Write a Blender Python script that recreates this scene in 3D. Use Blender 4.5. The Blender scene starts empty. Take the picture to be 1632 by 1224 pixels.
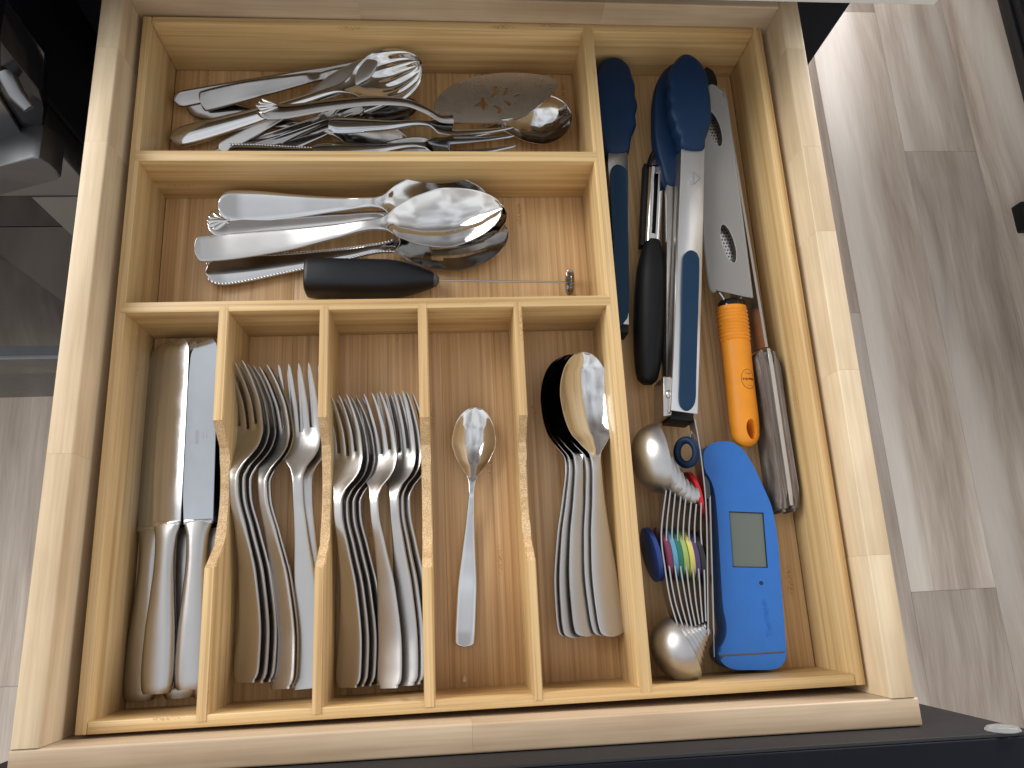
import bpy, bmesh, math, random
import numpy as np
from mathutils import Vector, Matrix
random.seed(4)
F = -0.0523            # height of the tray floor; the top edge of the tray is z = 0
GROUND = -0.83     # kitchen floor
scn = bpy.context.scene
C = scn.collection

# ---------------------------------------------------------------- camera, light, exposure
cp, cr = (0.21322,0.06810,0.48242),((0.995614,0.025333,-0.090066),(-0.048229,0.963855,-0.262027),(0.080173,0.265221,0.960849))
cam_d = bpy.data.cameras.new('camera')
cam = bpy.data.objects.new('camera', cam_d); C.objects.link(cam)
cam.matrix_world = Matrix.Translation(Vector(cp)) @ Matrix(cr).to_4x4()
cam_d.sensor_width = 36; cam_d.lens = 26.511; cam_d.clip_start = 0.02; cam_d.clip_end = 50
scn.camera = cam
scn.render.resolution_x = 1024; scn.render.resolution_y = 768
scn.view_settings.view_transform = 'Standard'; scn.view_settings.look = 'None'
scn.view_settings.exposure = 0.22; scn.view_settings.gamma = 1
w = bpy.data.worlds.new('World'); scn.world = w; w.use_nodes = True
wn = w.node_tree; wn.nodes.clear()
wo = wn.nodes.new('ShaderNodeOutputWorld'); bg = wn.nodes.new('ShaderNodeBackground')
tc = wn.nodes.new('ShaderNodeTexCoord'); sp = wn.nodes.new('ShaderNodeSeparateXYZ')
rp = wn.nodes.new('ShaderNodeValToRGB')
wn.links.new(tc.outputs['Generated'], sp.inputs[0])
mr = wn.nodes.new('ShaderNodeMapRange'); mr.inputs[1].default_value = -1; mr.inputs[2].default_value = 1
wn.links.new(sp.outputs[2], mr.inputs[0]); wn.links.new(mr.outputs[0], rp.inputs[0])
e = rp.color_ramp.elements
e[0].position = 0.0; e[0].color = (.20, .18, .16, 1)
e[1].position = 1.0; e[1].color = (.38, .40, .43, 1)
for p_, c_ in ((.47, (.22, .20, .18, 1)), (.54, (.50, .48, .46, 1)), (.72, (.52, .53, .54, 1))):
    x_ = e.new(p_); x_.color = c_
nz = wn.nodes.new('ShaderNodeTexNoise'); nz.inputs['Scale'].default_value = 2.3; nz.inputs['Detail'].default_value = 1.5
wn.links.new(tc.outputs['Generated'], nz.inputs['Vector'])
r2 = wn.nodes.new('ShaderNodeValToRGB'); r2.color_ramp.elements[0].position = .38; r2.color_ramp.elements[0].color = (.62, .60, .58, 1)
r2.color_ramp.elements[1].position = .62; r2.color_ramp.elements[1].color = (1.15, 1.15, 1.15, 1); wn.links.new(nz.outputs[0], r2.inputs[0])
wm = wn.nodes.new('ShaderNodeMix'); wm.data_type = 'RGBA'; wm.blend_type = 'MULTIPLY'; wm.inputs[0].default_value = 1
wn.links.new(rp.outputs[0], wm.inputs[6]); wn.links.new(r2.outputs[0], wm.inputs[7])
r3 = wn.nodes.new('ShaderNodeValToRGB'); r3.color_ramp.elements[0].position = .66; r3.color_ramp.elements[0].color = (1, 1, 1, 1)
r3.color_ramp.elements[1].position = .79; r3.color_ramp.elements[1].color = (.30, .27, .25, 1)      # kitchen wall and cupboards beyond the drawer
my = wn.nodes.new('ShaderNodeMapRange'); my.inputs[1].default_value = -1; my.inputs[2].default_value = 1
wn.links.new(sp.outputs[1], my.inputs[0]); wn.links.new(my.outputs[0], r3.inputs[0])
w2 = wn.nodes.new('ShaderNodeMix'); w2.data_type = 'RGBA'; w2.blend_type = 'MULTIPLY'; w2.inputs[0].default_value = 1
wn.links.new(wm.outputs[2], w2.inputs[6]); wn.links.new(r3.outputs[0], w2.inputs[7])
wn.links.new(w2.outputs[2], bg.inputs[0]); wn.links.new(bg.outputs[0], wo.inputs[0])
bg.inputs[1].default_value = 1.85

def lamp(name, loc, target, sx, sy, power, col):
    d = bpy.data.lights.new(name, 'AREA'); d.shape = 'RECTANGLE'; d.size = sx; d.size_y = sy
    d.energy = power; d.color = col
    o = bpy.data.objects.new(name, d); C.objects.link(o)
    o.location = loc
    o.rotation_euler = (Vector(target) - Vector(loc)).to_track_quat('-Z', 'Y').to_euler()
    return o
lamp('window_light', (-1.65, 1.35, 1.3), (0.25, 0.2, 0), 1.5, 1.9, 64, (1.0, 0.985, 0.96))
lamp('far_window_light', (2.3, 2.5, 0.45), (1.4, 0.9, GROUND), 1.2, 1.2, 120, (1.0, 0.97, 1.0))

# ---------------------------------------------------------------- materials
def mat(name, col, rough=.5, metal=0, **kw):
    m = bpy.data.materials.new(name); m.use_nodes = True
    b = m.node_tree.nodes['Principled BSDF']
    b.inputs['Base Color'].default_value = (*col, 1)
    b.inputs['Roughness'].default_value = rough; b.inputs['Metallic'].default_value = metal
    for k, v in kw.items(): b.inputs[k.replace('_', ' ')].default_value = v
    return m
def nd(m, t, **kw):
    n = m.node_tree.nodes.new(t)
    for k, v in kw.items():
        if isinstance(k, str) and k.startswith('i'): n.inputs[int(k[1:])].default_value = v
        else: setattr(n, k, v)
    return n
def lk(m, a, b): m.node_tree.links.new(a, b)
def coords(m, scale, rnd=True):
    t = nd(m, 'ShaderNodeTexCoord'); mp = nd(m, 'ShaderNodeMapping'); mp.inputs['Scale'].default_value = scale
    if rnd:
        oi = nd(m, 'ShaderNodeObjectInfo'); ml = nd(m, 'ShaderNodeMath', operation='MULTIPLY', i1=37.0)
        lk(m, oi.outputs['Random'], ml.inputs[0]); lk(m, ml.outputs[0], mp.inputs['Location'])
    lk(m, t.outputs['Object'], mp.inputs['Vector']); return mp.outputs[0]
def mixc(m, fac, a, b, mode='MIX'):
    n = nd(m, 'ShaderNodeMix', data_type='RGBA', blend_type=mode)
    for s, v in ((0, fac), (6, a), (7, b)):
        if hasattr(v, 'is_linked'): lk(m, v, n.inputs[s])
        elif s == 0: n.inputs[0].default_value = v
        else: n.inputs[s].default_value = (*v, 1)
    return n.outputs[2]
def noise(m, vec, scale=1, detail=2, rough=.5):
    n = nd(m, 'ShaderNodeTexNoise'); n.inputs['Scale'].default_value = scale
    n.inputs['Detail'].default_value = detail; n.inputs['Roughness'].default_value = rough
    lk(m, vec, n.inputs['Vector']); return n.outputs[0]
def ramp(m, fac, stops):
    n = nd(m, 'ShaderNodeValToRGB'); el = n.color_ramp.elements
    while len(el) < len(stops): el.new(.5)
    for i, (p_, c_) in enumerate(stops):
        el[i].position = p_; el[i].color = (*c_, 1) if len(c_) == 3 else c_
    lk(m, fac, n.inputs[0]); return n.outputs[0]
def g(v): return (v, v, v)
def bump(m, h, strength, dist=.001):
    n = nd(m, 'ShaderNodeBump'); n.inputs['Strength'].default_value = strength; n.inputs['Distance'].default_value = dist
    lk(m, h, n.inputs['Height']); lk(m, n.outputs[0], m.node_tree.nodes['Principled BSDF'].inputs['Normal'])
def axv(ax, along, a, b):
    return {'X': (along, a, b), 'Y': (a, along, b), 'Z': (a, b, along)}[ax]

def bamboo(ax, strip, tint=(1, 1, 1), knuckles=True, fine=900):
    """laminated bamboo: narrow strips along the axis, fine fibres, darker knuckle marks"""
    m = mat('bamboo_' + ax.lower(), (.6, .4, .2), .42); B = m.node_tree.nodes['Principled BSDF']
    fib = noise(m, coords(m, axv(ax, 9, fine, fine)), 1, 3, .6)
    med = noise(m, coords(m, axv(ax, 3, 1 / strip, 1 / strip)), 1, 1)
    cl = noise(m, coords(m, axv(ax, 6, 14, 14)), 1, 2)
    base = ramp(m, med, [(.30, (.47, .29, .135)), (.44, (.565, .375, .19)), (.56, (.60, .41, .215)), (.68, (.66, .465, .255))])
    base = mixc(m, .42, base, ramp(m, fib, [(.35, (.60, .52, .42)), (.5, (1, 1, 1)), (.66, (1.12, 1.12, 1.1))]), 'MULTIPLY')
    base = mixc(m, .5, base, ramp(m, cl, [(.35, (.78, .74, .68)), (.62, (1.06, 1.06, 1.06))]), 'MULTIPLY')
    if knuckles:
        v = nd(m, 'ShaderNodeTexVoronoi'); v.inputs['Scale'].default_value = 1; v.distance = 'EUCLIDEAN'
        lk(m, coords(m, axv(ax, 12, 60, 60)), v.inputs['Vector'])
        k = ramp(m, v.outputs['Distance'], [(.0, g(1)), (.10, g(.8)), (.17, g(0))])
        spk = ramp(m, noise(m, coords(m, axv(ax, 700, 1100, 1100)), 1, 2), [(.45, g(0)), (.6, g(1))])
        km = nd(m, 'ShaderNodeMath', operation='MULTIPLY'); lk(m, k, km.inputs[0]); lk(m, spk, km.inputs[1])
        base = mixc(m, km.outputs[0], base, (.33, .18, .07))
    base = mixc(m, 1.0, base, tint, 'MULTIPLY')
    lk(m, base, B.inputs['Base Color'])
    bump(m, fib, .12, .0004)
    return m
def maple(ax, tint=(1, 1, 1)):
    m = mat('maple_' + ax.lower(), (.6, .5, .36), .45); B = m.node_tree.nodes['Principled BSDF']
    fib = noise(m, coords(m, axv(ax, 14, 420, 420)), 1, 3, .55)
    fl = noise(m, coords(m, axv(ax, 4, 45, 45)), 1, 3)
    blotch = noise(m, coords(m, axv(ax, 25, 40, 40)), 1, 2)
    base = ramp(m, fl, [(.32, (.50, .365, .235)), (.5, (.62, .48, .335)), (.68, (.69, .555, .40))])
    base = mixc(m, .45, base, ramp(m, fib, [(.35, (.82, .78, .74)), (.6, (1.05, 1.05, 1.05))]), 'MULTIPLY')
    base = mixc(m, .35, base, ramp(m, blotch, [(.35, (.85, .82, .80)), (.65, (1.05, 1.05, 1.05))]), 'MULTIPLY')
    oi = nd(m, 'ShaderNodeObjectInfo')
    base = mixc(m, 1, base, ramp(m, oi.outputs['Random'], [(0, (.97, .955, .94)), (1, (1.03, 1.025, 1.02))]), 'MULTIPLY')
    base = mixc(m, 1.0, base, tint, 'MULTIPLY')
    lk(m, base, B.inputs['Base Color']); bump(m, fib, .1, .0003)
    return m
def end_grain():
    m = mat('bamboo_end_grain', (.55, .38, .2), .55); B = m.node_tree.nodes['Principled BSDF']
    s = noise(m, coords(m, (1500, 1500, 1500)), 1, 2)
    f = noise(m, coords(m, (60, 160, 60)), 1, 1)
    base = ramp(m, s, [(.35, (.40, .235, .10)), (.55, (.63, .45, .25)), (.7, (.72, .55, .33))])
    base = mixc(m, .6, base, ramp(m, f, [(.35, (.75, .68, .6)), (.6, (1.05, 1.05, 1.05))]), 'MULTIPLY')
    lk(m, base, B.inputs['Base Color']); return m
def steel(name, col=(.72, .70, .68), r0=.12, r1=.26, brushed=0, smear=.5):
    m = mat(name, col, r0, 1); B = m.node_tree.nodes['Principled BSDF']
    n = noise(m, coords(m, (60, 60, 60)), 1, 4, .6)
    lk(m, ramp(m, n, [(.35, g(r0)), (.7, g(r1))]), B.inputs['Roughness'])
    c2 = noise(m, coords(m, (35, 22, 35)), 1, 3, .6)
    lk(m, mixc(m, smear, col, ramp(m, c2, [(.35, tuple(c * .86 for c in col)), (.6, col)])), B.inputs['Base Color'])
    return m
def rubber(name, col, rough=.55, sp=.35):
    m = mat(name, col, rough); B = m.node_tree.nodes['Principled BSDF']; B.inputs['Specular IOR Level'].default_value = sp
    n = noise(m, coords(m, (70, 70, 70)), 1, 4, .65)
    lk(m, mixc(m, .25, col, ramp(m, n, [(.3, tuple(c * .8 for c in col)), (.7, tuple(min(1, c * 1.18) for c in col))])), B.inputs['Base Color'])
    lk(m, ramp(m, n, [(.3, g(rough - .03)), (.7, g(rough + .05))]), B.inputs['Roughness'])
    bump(m, noise(m, coords(m, (2500, 2500, 2500)), 1, 1), .06, .0002)
    return m
def planks_mat():
    m = mat('vinyl_plank', (.4, .35, .3), .42); B = m.node_tree.nodes['Principled BSDF']
    wv = coords(m, (26, 2.4, 26)); warp = noise(m, coords(m, (3.2, 1.1, 3)), 1, 2)
    cmb = nd(m, 'ShaderNodeCombineXYZ'); ml = nd(m, 'ShaderNodeMath', operation='MULTIPLY', i1=4.0); lk(m, warp, ml.inputs[0]); lk(m, ml.outputs[0], cmb.inputs[0])
    ad = nd(m, 'ShaderNodeVectorMath', operation='ADD'); lk(m, wv, ad.inputs[0]); lk(m, cmb.outputs[0], ad.inputs[1])
    gr = noise(m, ad.outputs[0], 1, 4, .62)
    fine = noise(m, coords(m, (330, 9, 300)), 1, 3, .6)
    pale = noise(m, coords(m, (9, .8, 9)), 1, 1)
    base = ramp(m, gr, [(.28, (.26, .205, .165)), (.45, (.365, .30, .25)), (.58, (.43, .365, .31)), (.75, (.52, .46, .40))])
    base = mixc(m, .4, base, ramp(m, fine, [(.35, (.80, .78, .75)), (.62, (1.1, 1.1, 1.1))]), 'MULTIPLY')
    base = mixc(m, ramp(m, pale, [(.52, g(0)), (.66, g(.6))]), base, (.60, .555, .50))
    at = nd(m, 'ShaderNodeAttribute'); at.attribute_type = 'OBJECT'; at.attribute_name = 'tone'
    base = mixc(m, 1, base, at.outputs['Color'], 'MULTIPLY')
    lk(m, base, B.inputs['Base Color']); bump(m, fine, .08, .0004)
    return m

BX = bamboo('X', .0030, (.95, .955, .84)); BY = bamboo('Y', .0030, (1.0, 1.01, .92))
BXW = bamboo('X', .0065, (.97, .96, .83)); BYW = bamboo('Y', .0065, (1.02, 1.06, .98))
BFL = bamboo('Y', .0026, (.99, .93, .87), True, 1300)
BEND = end_grain()
MY = maple('Y', (.96, .985, .93)); MX = maple('X', (.72, .71, .68)); MLOW = maple('Y', (.8, .76, .7))  # MX tint darkened, painting the front board's shade into the wood colour
POL = steel('polished_steel', (.60, .59, .58), .06, .12, 0, .3)
SAT = steel('satin_steel', (.49, .475, .46), .28, .35, 1, .2)
SRV = steel('server_steel', (.66, .63, .60), .26, .30, 0, 0)
ARM = steel('tong_steel', (.66, .66, .66), .36, .44, 1)
BLD = steel('blade_steel', (.52, .53, .545), .09, .16, 1, .4)
DIM = steel('dark_reflection_steel', (.34, .32, .305), .10, .20, 0, .8)  # base colour darkened to stand in for dark surroundings reflected in the metal
SPN = steel('spun_steel', (.47, .46, .455), .34, .44, 1)
APP = steel('appliance_steel', (.22, .225, .23), .3, .38, 1)
NAVY = rubber('navy_silicone', (.003, .017, .050), .5, .22)
NAVYL = rubber('navy_pad', (.004, .024, .055), .5, .22)
BLUE = rubber('blue_plastic', (.026, .15, .50), .42, .4)
ORANGE = rubber('orange_rubber', (.78, .28, .018), .48, .4)
BLACK = rubber('black_rubber', (.005, .0055, .007), .5, .28)
BLKG = mat('black_gloss', (.008, .008, .010), .12)
DARK = rubber('dark_panel', (.016, .0145, .015), .6, .3)
FACE = rubber('cabinet_black', (.0035, .0045, .008), .5, .12)
GLASS = mat('oven_glass', (.006, .006, .007), .08)
HND = steel('handle_steel', (.16, .162, .17), .42, .5, 1)
QUARTZ = rubber('quartz', (.68, .68, .65), .3)
LCD = mat('lcd_grey', (.13, .148, .128), .3)
GREYP = rubber('grey_rubber', (.09, .09, .095), .6)
CLEAR = mat('clear_bumper', (.85, .88, .88), .08, 0, Transmission_Weight=.85, IOR=1.4)
COVER = mat('frosted_cover', (.34, .33, .315), .4, 0, Transmission_Weight=.3, IOR=1.3)
INK = mat('brown_ink', (.13, .045, .01), .6)
ETCH = mat('etched_mark', (.28, .29, .30), .45, .8)
CRUMB = mat('crumb', (.75, .6, .4), .8)
def wood_handle():
    m = mat('grey_wood', (.2, .17, .15), .55); B = m.node_tree.nodes['Principled BSDF']
    n = noise(m, coords(m, (620, 18, 90)), 1, 4, .65)
    base = ramp(m, n, [(.30, (.045, .032, .028)), (.46, (.12, .095, .082)), (.60, (.21, .18, .16)), (.76, (.38, .35, .32))])
    lk(m, base, B.inputs['Base Color']); bump(m, n, .4, .0005); return m
GWOOD = wood_handle()
FLOORM = planks_mat()

# ---------------------------------------------------------------- helpers
def pyname(o, name): o.name = name; return o
def tag(o, label=None, cat=None, group=None, kind=None):
    if label: o['label'] = label
    if cat: o['category'] = cat
    if group: o['group'] = group
    if kind: o['kind'] = kind
    return o
def fin(name, bm, material, parent=None, angle=35, origin=None, smooth=True):
    bmesh.ops.remove_doubles(bm, verts=bm.verts, dist=1e-6)
    bmesh.ops.recalc_face_normals(bm, faces=bm.faces)
    me = bpy.data.meshes.new(name)
    if origin is None and parent is None:
        n = len(bm.verts); cc = Vector((0, 0, 0))
        for v in bm.verts: cc += v.co
        origin = cc / max(n, 1)
    if origin is not None: bmesh.ops.translate(bm, verts=bm.verts, vec=-Vector(origin))
    bm.to_mesh(me); bm.free()
    mats = material if isinstance(material, (list, tuple)) else [material]
    for k in mats: me.materials.append(k)
    if smooth:
        me.shade_smooth(); me.set_sharp_from_angle(angle=math.radians(angle))
    o = bpy.data.objects.new(name, me); C.objects.link(o)
    if origin is not None: o.location = origin
    if parent: o.parent = parent
    return o
def empty(name, loc=(0, 0, 0), parent=None):
    o = bpy.data.objects.new(name, None); C.objects.link(o); o.location = loc; o.empty_display_size = .02
    if parent: o.parent = parent
    return o
def copy_tree(o, parent=None):
    c = o.copy(); C.objects.link(c); c.parent = parent
    for ch in o.children: copy_tree(ch, c)
    return c
def box(bm, x0, x1, y0, y1, z0, z1, bev=0, seg=2):
    r = bmesh.ops.create_cube(bm, size=1)
    for v in r['verts']:
        v.co = Vector((x0 + (v.co.x + .5) * (x1 - x0), y0 + (v.co.y + .5) * (y1 - y0), z0 + (v.co.z + .5) * (z1 - z0)))
    if bev:
        ed = {e_ for v in r['verts'] for e_ in v.link_edges}
        bmesh.ops.bevel(bm, geom=list(ed), offset=bev, segments=seg, affect='EDGES', profile=.5)
def bx(name, x0, x1, y0, y1, z0, z1, m, parent=None, bev=.0006, origin=None):
    bm = bmesh.new(); box(bm, x0, x1, y0, y1, z0, z1, bev)
    o = ((x0 + x1) / 2, (y0 + y1) / 2, (z0 + z1) / 2)
    return fin(name, bm, m, parent, origin=o)
def prism(name, pts, z1, z0, m, parent=None, bev=.001, seg=3, axis='Z', origin=None, hole=None):
    """outline (list of 2-D points) between two heights, rounded rims"""
    bm = bmesh.new()
    def p3(p, z): return {'Z': (p[0], p[1], z), 'Y': (p[0], z, p[1])}[axis]
    vb = [bm.verts.new(p3(p, z0)) for p in pts]; vt = [bm.verts.new(p3(p, z1)) for p in pts]
    n = len(pts); ft = bm.faces.new(vt); fb = bm.faces.new(vb[::-1])
    for i in range(n): bm.faces.new((vb[i], vb[(i + 1) % n], vt[(i + 1) % n], vt[i]))
    if bev:
        ed = [e_ for e_ in bm.edges if (e_ in ft.edges or e_ in fb.edges)]
        bmesh.ops.bevel(bm, geom=ed, offset=bev, segments=seg, affect='EDGES', profile=.5, clamp_overlap=True)
    bm.normal_update()
    big = [f for f in bm.faces if len(f.verts) > 4]
    bmesh.ops.triangulate(bm, faces=big)
    return fin(name, bm, m, parent, origin=origin)
def puffy(name, pts, z1, z0, m, parent=None, b=.004):
    bm = bmesh.new(); P2 = np.array([(p[0], p[1]) for p in pts]); c = P2.mean(0)
    rings = []
    for sc, z in ((.93, z0), (.985, z0 + b * .4), (1, z0 + b), (1, z1 - b), (.985, z1 - b * .45), (.94, z1 - b * .12), (.85, z1 + b * .02), (.6, z1 + b * .10), (.3, z1 + b * .12)):
        rings.append([bm.verts.new((*(c + (p - c) * sc), z)) for p in P2])
    n = len(P2)
    for A, B_ in zip(rings[:-1], rings[1:]):
        for i in range(n): bm.faces.new((A[i], A[(i + 1) % n], B_[(i + 1) % n], B_[i]))
    bm.faces.new(rings[0][::-1]); bm.faces.new(rings[-1])
    return fin(name, bm, m, parent, angle=70, origin=(0, 0, 0) if parent else None)
def xy(l): return [(p[0], p[1]) for p in l]
def smooth_loop(pts, n=6):
    """closed Catmull-Rom through the points"""
    out = []; N = len(pts)
    for i in range(N):
        a, b, c, d = (np.array(pts[(i + k) % N], float) for k in (-1, 0, 1, 2))
        for j in range(n):
            t = j / n
            out.append(tuple(.5 * (2 * b + (c - a) * t + (2 * a - 5 * b + 4 * c - d) * t * t + (3 * b - a - 3 * c + d) * t ** 3)))
    return out
def smooth_path(pts, n=6):
    out = []; N = len(pts); P_ = [np.array(p, float) for p in pts]
    for i in range(N - 1):
        a = P_[max(i - 1, 0)]; b = P_[i]; c = P_[i + 1]; d = P_[min(i + 2, N - 1)]
        for j in range(n):
            t = j / n
            out.append(.5 * (2 * b + (c - a) * t + (2 * a - 5 * b + 4 * c - d) * t * t + (3 * b - a - 3 * c + d) * t ** 3))
    out.append(P_[-1]); return out
def tube(bm, path, r, seg=12, cap=True, flat=1.0, closed=False):
    path = [Vector(p) for p in path]; N = len(path); rings = []
    rs = r if isinstance(r, (list, tuple, np.ndarray)) else [r] * N
    up = Vector((0, 0, 1)); prev = None
    for i, p in enumerate(path):
        if closed: t = path[(i + 1) % N] - path[i - 1]
        else: t = path[min(i + 1, N - 1)] - path[max(i - 1, 0)]
        t.normalize()
        if prev is None:
            a = t.cross(up)
            if a.length < .05: a = t.cross(Vector((1, 0, 0)))
        else: a = prev - t * prev.dot(t)
        a.normalize(); b = a.cross(t); prev = a.copy()
        rings.append([bm.verts.new(p + (a * math.cos(q_) + b * math.sin(q_) * flat) * rs[i]) for q_ in [2 * math.pi * k / seg for k in range(seg)]])
    for i in range(N if closed else N - 1):
        A, B_ = rings[i], rings[(i + 1) % N]
        for k in range(seg): bm.faces.new((A[k], A[(k + 1) % seg], B_[(k + 1) % seg], B_[k]))
    if cap and not closed:
        bm.faces.new(rings[0][::-1]); bm.faces.new(rings[-1])
def interp(xs, ys, q_):
    """monotone cubic"""
    xs = np.array(xs, float); ys = np.array(ys, float); h = np.diff(xs); d = np.diff(ys) / h
    m_ = np.zeros(len(xs)); m_[0] = d[0]; m_[-1] = d[-1]
    for i in range(1, len(xs) - 1):
        m_[i] = 0 if d[i - 1] * d[i] <= 0 else 2 * d[i - 1] * d[i] / (d[i - 1] + d[i])
    q_ = np.clip(q_, xs[0], xs[-1]); i = np.clip(np.searchsorted(xs, q_) - 1, 0, len(h) - 1)
    t = (q_ - xs[i]) / h[i]
    return (2 * t**3 - 3 * t**2 + 1) * ys[i] + (t**3 - 2 * t**2 + t) * h[i] * m_[i] + (-2 * t**3 + 3 * t**2) * ys[i + 1] + (t**3 - t**2) * h[i] * m_[i + 1]
def grid_solid(bm, NS, NU, fn, mask=None):
    T = {}; B_ = {}
    def vt(i, j):
        if (i, j) not in T:
            a, b = fn(i, j); T[i, j] = bm.verts.new(a); B_[i, j] = bm.verts.new(b)
        return T[i, j]
    act = lambda i, j: 0 <= i < NS and 0 <= j < NU and (mask is None or mask(i, j))
    for i in range(NS):
        for j in range(NU):
            if not act(i, j): continue
            c = [(i, j), (i, j + 1), (i + 1, j + 1), (i + 1, j)]
            for q_ in c: vt(*q_)
            bm.faces.new([T[q_] for q_ in c]); bm.faces.new([B_[q_] for q_ in c[::-1]])
            for k, nb in enumerate(((i - 1, j), (i, j + 1), (i + 1, j), (i, j - 1))):
                if not act(*nb):
                    a, b = c[k], c[(k + 1) % 4]
                    bm.faces.new((T[a], B_[a], B_[b], T[b]))
def flatware(bm, st, L, n=70, nu=12, r0=0, r1=0, th=None, hole=None, tip_pow=2, p0=2.6, ridge=0, flute=0):
    """st rows: s(mm) halfwidth height bowl-depth thickness sideways ; origin at the handle end, +Y to the tip"""
    st = [tuple(r_) + (0,) * (6 - len(r_)) for r_ in st]
    S_ = [r_[0] for r_ in st]
    qs = list(np.linspace(0, 1, n + 1))
    if r0: qs = sorted(set(qs + [(r0 / L) * (1 - math.cos(a)) for a in np.linspace(0, math.pi / 2, 7)]))
    if r1: qs = sorted(set(qs + [1 - (r1 / L) * (1 - math.cos(a)) for a in np.linspace(0, math.pi / 2, 7)]))
    qs = np.array(qs) * L
    W, H, D, TH, XO = (interp(S_, [r_[k] for r_ in st], qs) for k in range(1, 6))
    us = [math.sin(math.pi / 2 * (2 * j / nu - 1)) for j in range(nu + 1)]
    def fn(i, j):
        s, u = qs[i], us[j]; wd = W[i]
        if r0 and s < r0: wd *= max(1e-3, 1 - (1 - s / r0) ** p0) ** (1 / p0)
        if r1 and s > L - r1: wd *= max(1e-3, 1 - (1 - (L - s) / r1) ** tip_pow) ** (1 / tip_pow)
        z = H[i] - D[i] * (1 - u * u)
        if ridge: z += ridge * math.exp(-((abs(u) - .82) / .09) ** 2)
        if flute and D[i] > 1.5: z += flute * math.cos(u * 15) * min(1, (s - S_[-1] * .80) / (L * .10)) if s > S_[-1] * .80 else 0
        e_ = TH[i] * .5 * (.35 + .65 * math.sqrt(max(0, 1 - abs(u) ** 5)))
        x = (XO[i] + u * wd) * .001
        return (x, s * .001, (z + e_) * .001), (x, s * .001, (z - e_) * .001)
    mk = None
    if hole: mk = lambda i, j: not hole((qs[i] + qs[i + 1]) / 2, (us[j] + us[j + 1]) / 2 * W[i])
    grid_solid(bm, len(qs) - 1, nu, fn, mk)
def place(o, a, b, roll=0, L=None):
    """stand an object whose +Y runs from its tail to its tip on points a -> b, rolled about that line"""
    a, b = Vector(a), Vector(b); d = b - a; ln = d.length; d.normalize()
    r_ = d.cross(Vector((0, 0, 1))).normalized(); u = r_.cross(d)
    M = Matrix((r_, d, u)).transposed() @ Matrix.Rotation(math.radians(roll), 3, 'Y')
    s = ln / L if L else 1
    o.matrix_world = Matrix.Translation(a) @ M.to_4x4() @ Matrix.Scale(s, 4)
    return o
def shifted(o, dn, dx=0, dy=0):
    M = o.matrix_world.copy(); o.matrix_world = Matrix.Translation(M.to_3x3().normalized() @ Vector((dx, dy, dn))) @ M; return o
def text(name, s, size, loc, rz, m, parent=None, ext=.0002, rx=0, font_scale=(1, 1)):
    cu = bpy.data.curves.new(name, 'FONT'); cu.body = s; cu.size = size; cu.extrude = ext; cu.align_x = 'CENTER'; cu.align_y = 'CENTER'
    t = bpy.data.objects.new(name, cu); C.objects.link(t)
    bpy.context.view_layer.update()
    me = bpy.data.meshes.new_from_object(t.evaluated_get(bpy.context.evaluated_depsgraph_get()))
    bpy.data.objects.remove(t); me.materials.clear(); me.materials.append(m); me.name = name
    o = bpy.data.objects.new(name, me); C.objects.link(o); o.location = loc; o.rotation_euler = (rx, 0, rz); o.scale = (*font_scale, 1)
    if parent: o.parent = parent
    return o
def spline_us(n): return [math.sin(math.pi / 2 * (2 * j / n - 1)) for j in range(n + 1)]

# ---------------------------------------------------------------- kitchen floor, one object per plank
floor = bx('kitchen_floor', -3, 4, -2.2, 4.2, GROUND - .03, GROUND - .006, mat('floor_underlay', (.08, .07, .06), .9), bev=0)
tag(floor, 'pale grey-brown wood-look plank floor of the kitchen', 'floor', kind='structure')
pw = .1587; x0 = 1.1770
seams = {0: .029, 1: .904, 2: .212, 3: .671, -1: .55}
tones = {(0, 0): 1.08, (0, 1): 1.25, (1, 0): 1.08, (1, 1): 1.08, (1, 2): 1.42, (2, 0): 1.15, (2, 1): 1.12, (3, 0): 1.18, (3, 1): 1.22}
mesh_cache = None
for k in range(-13, 9):
    xa = x0 + (k - 1) * pw
    sy = seams.get(k, (.37 * k) % 1.22)
    for j in range(-2, 4):
        ya, yb = sy + (j - 1) * 1.22, sy + j * 1.22
        if yb < -1.2 or ya > 3.6: continue
        if mesh_cache is None:
            o = bx('plank', -pw / 2 + .0002, pw / 2 - .0002, -.6098, .6098, -.006, 0, FLOORM, bev=.0003, origin=None); mesh_cache = o.data
        else:
            o = bpy.data.objects.new('plank', mesh_cache); C.objects.link(o)
        o.location = (xa + pw / 2 - floor.location.x, (ya + yb) / 2 - floor.location.y, GROUND - floor.location.z); o.parent = floor
        t_ = tones.get((k, j), 1.0 + .2 * random.random())
        if (ya + yb) / 2 < 1e9: o['tone'] = (t_ * 1.05, t_ * 1.03, t_ * 1.0)

# ---------------------------------------------------------------- fitted cabinet, worktop, cooker, far appliance
CF = .512
cab = empty('base_cabinet', (.2, CF, GROUND))
tag(cab, 'black base cabinet behind the open drawer, under the pale worktop', 'cabinet')
bx('carcass', -.259 + .0, .352, .004, .6, .10, -GROUND + .058, FACE, cab, .001)
bx('plinth', -.25, .34, .06, .58, 0, .10, FACE, cab, .001)
ctr = bx('worktop', -.083, .5695, .4560, 1.15, .0600, .0900, QUARTZ, bev=.0012)
tag(ctr, 'pale grey stone worktop edge across the top of the photo', 'worktop')

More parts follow.
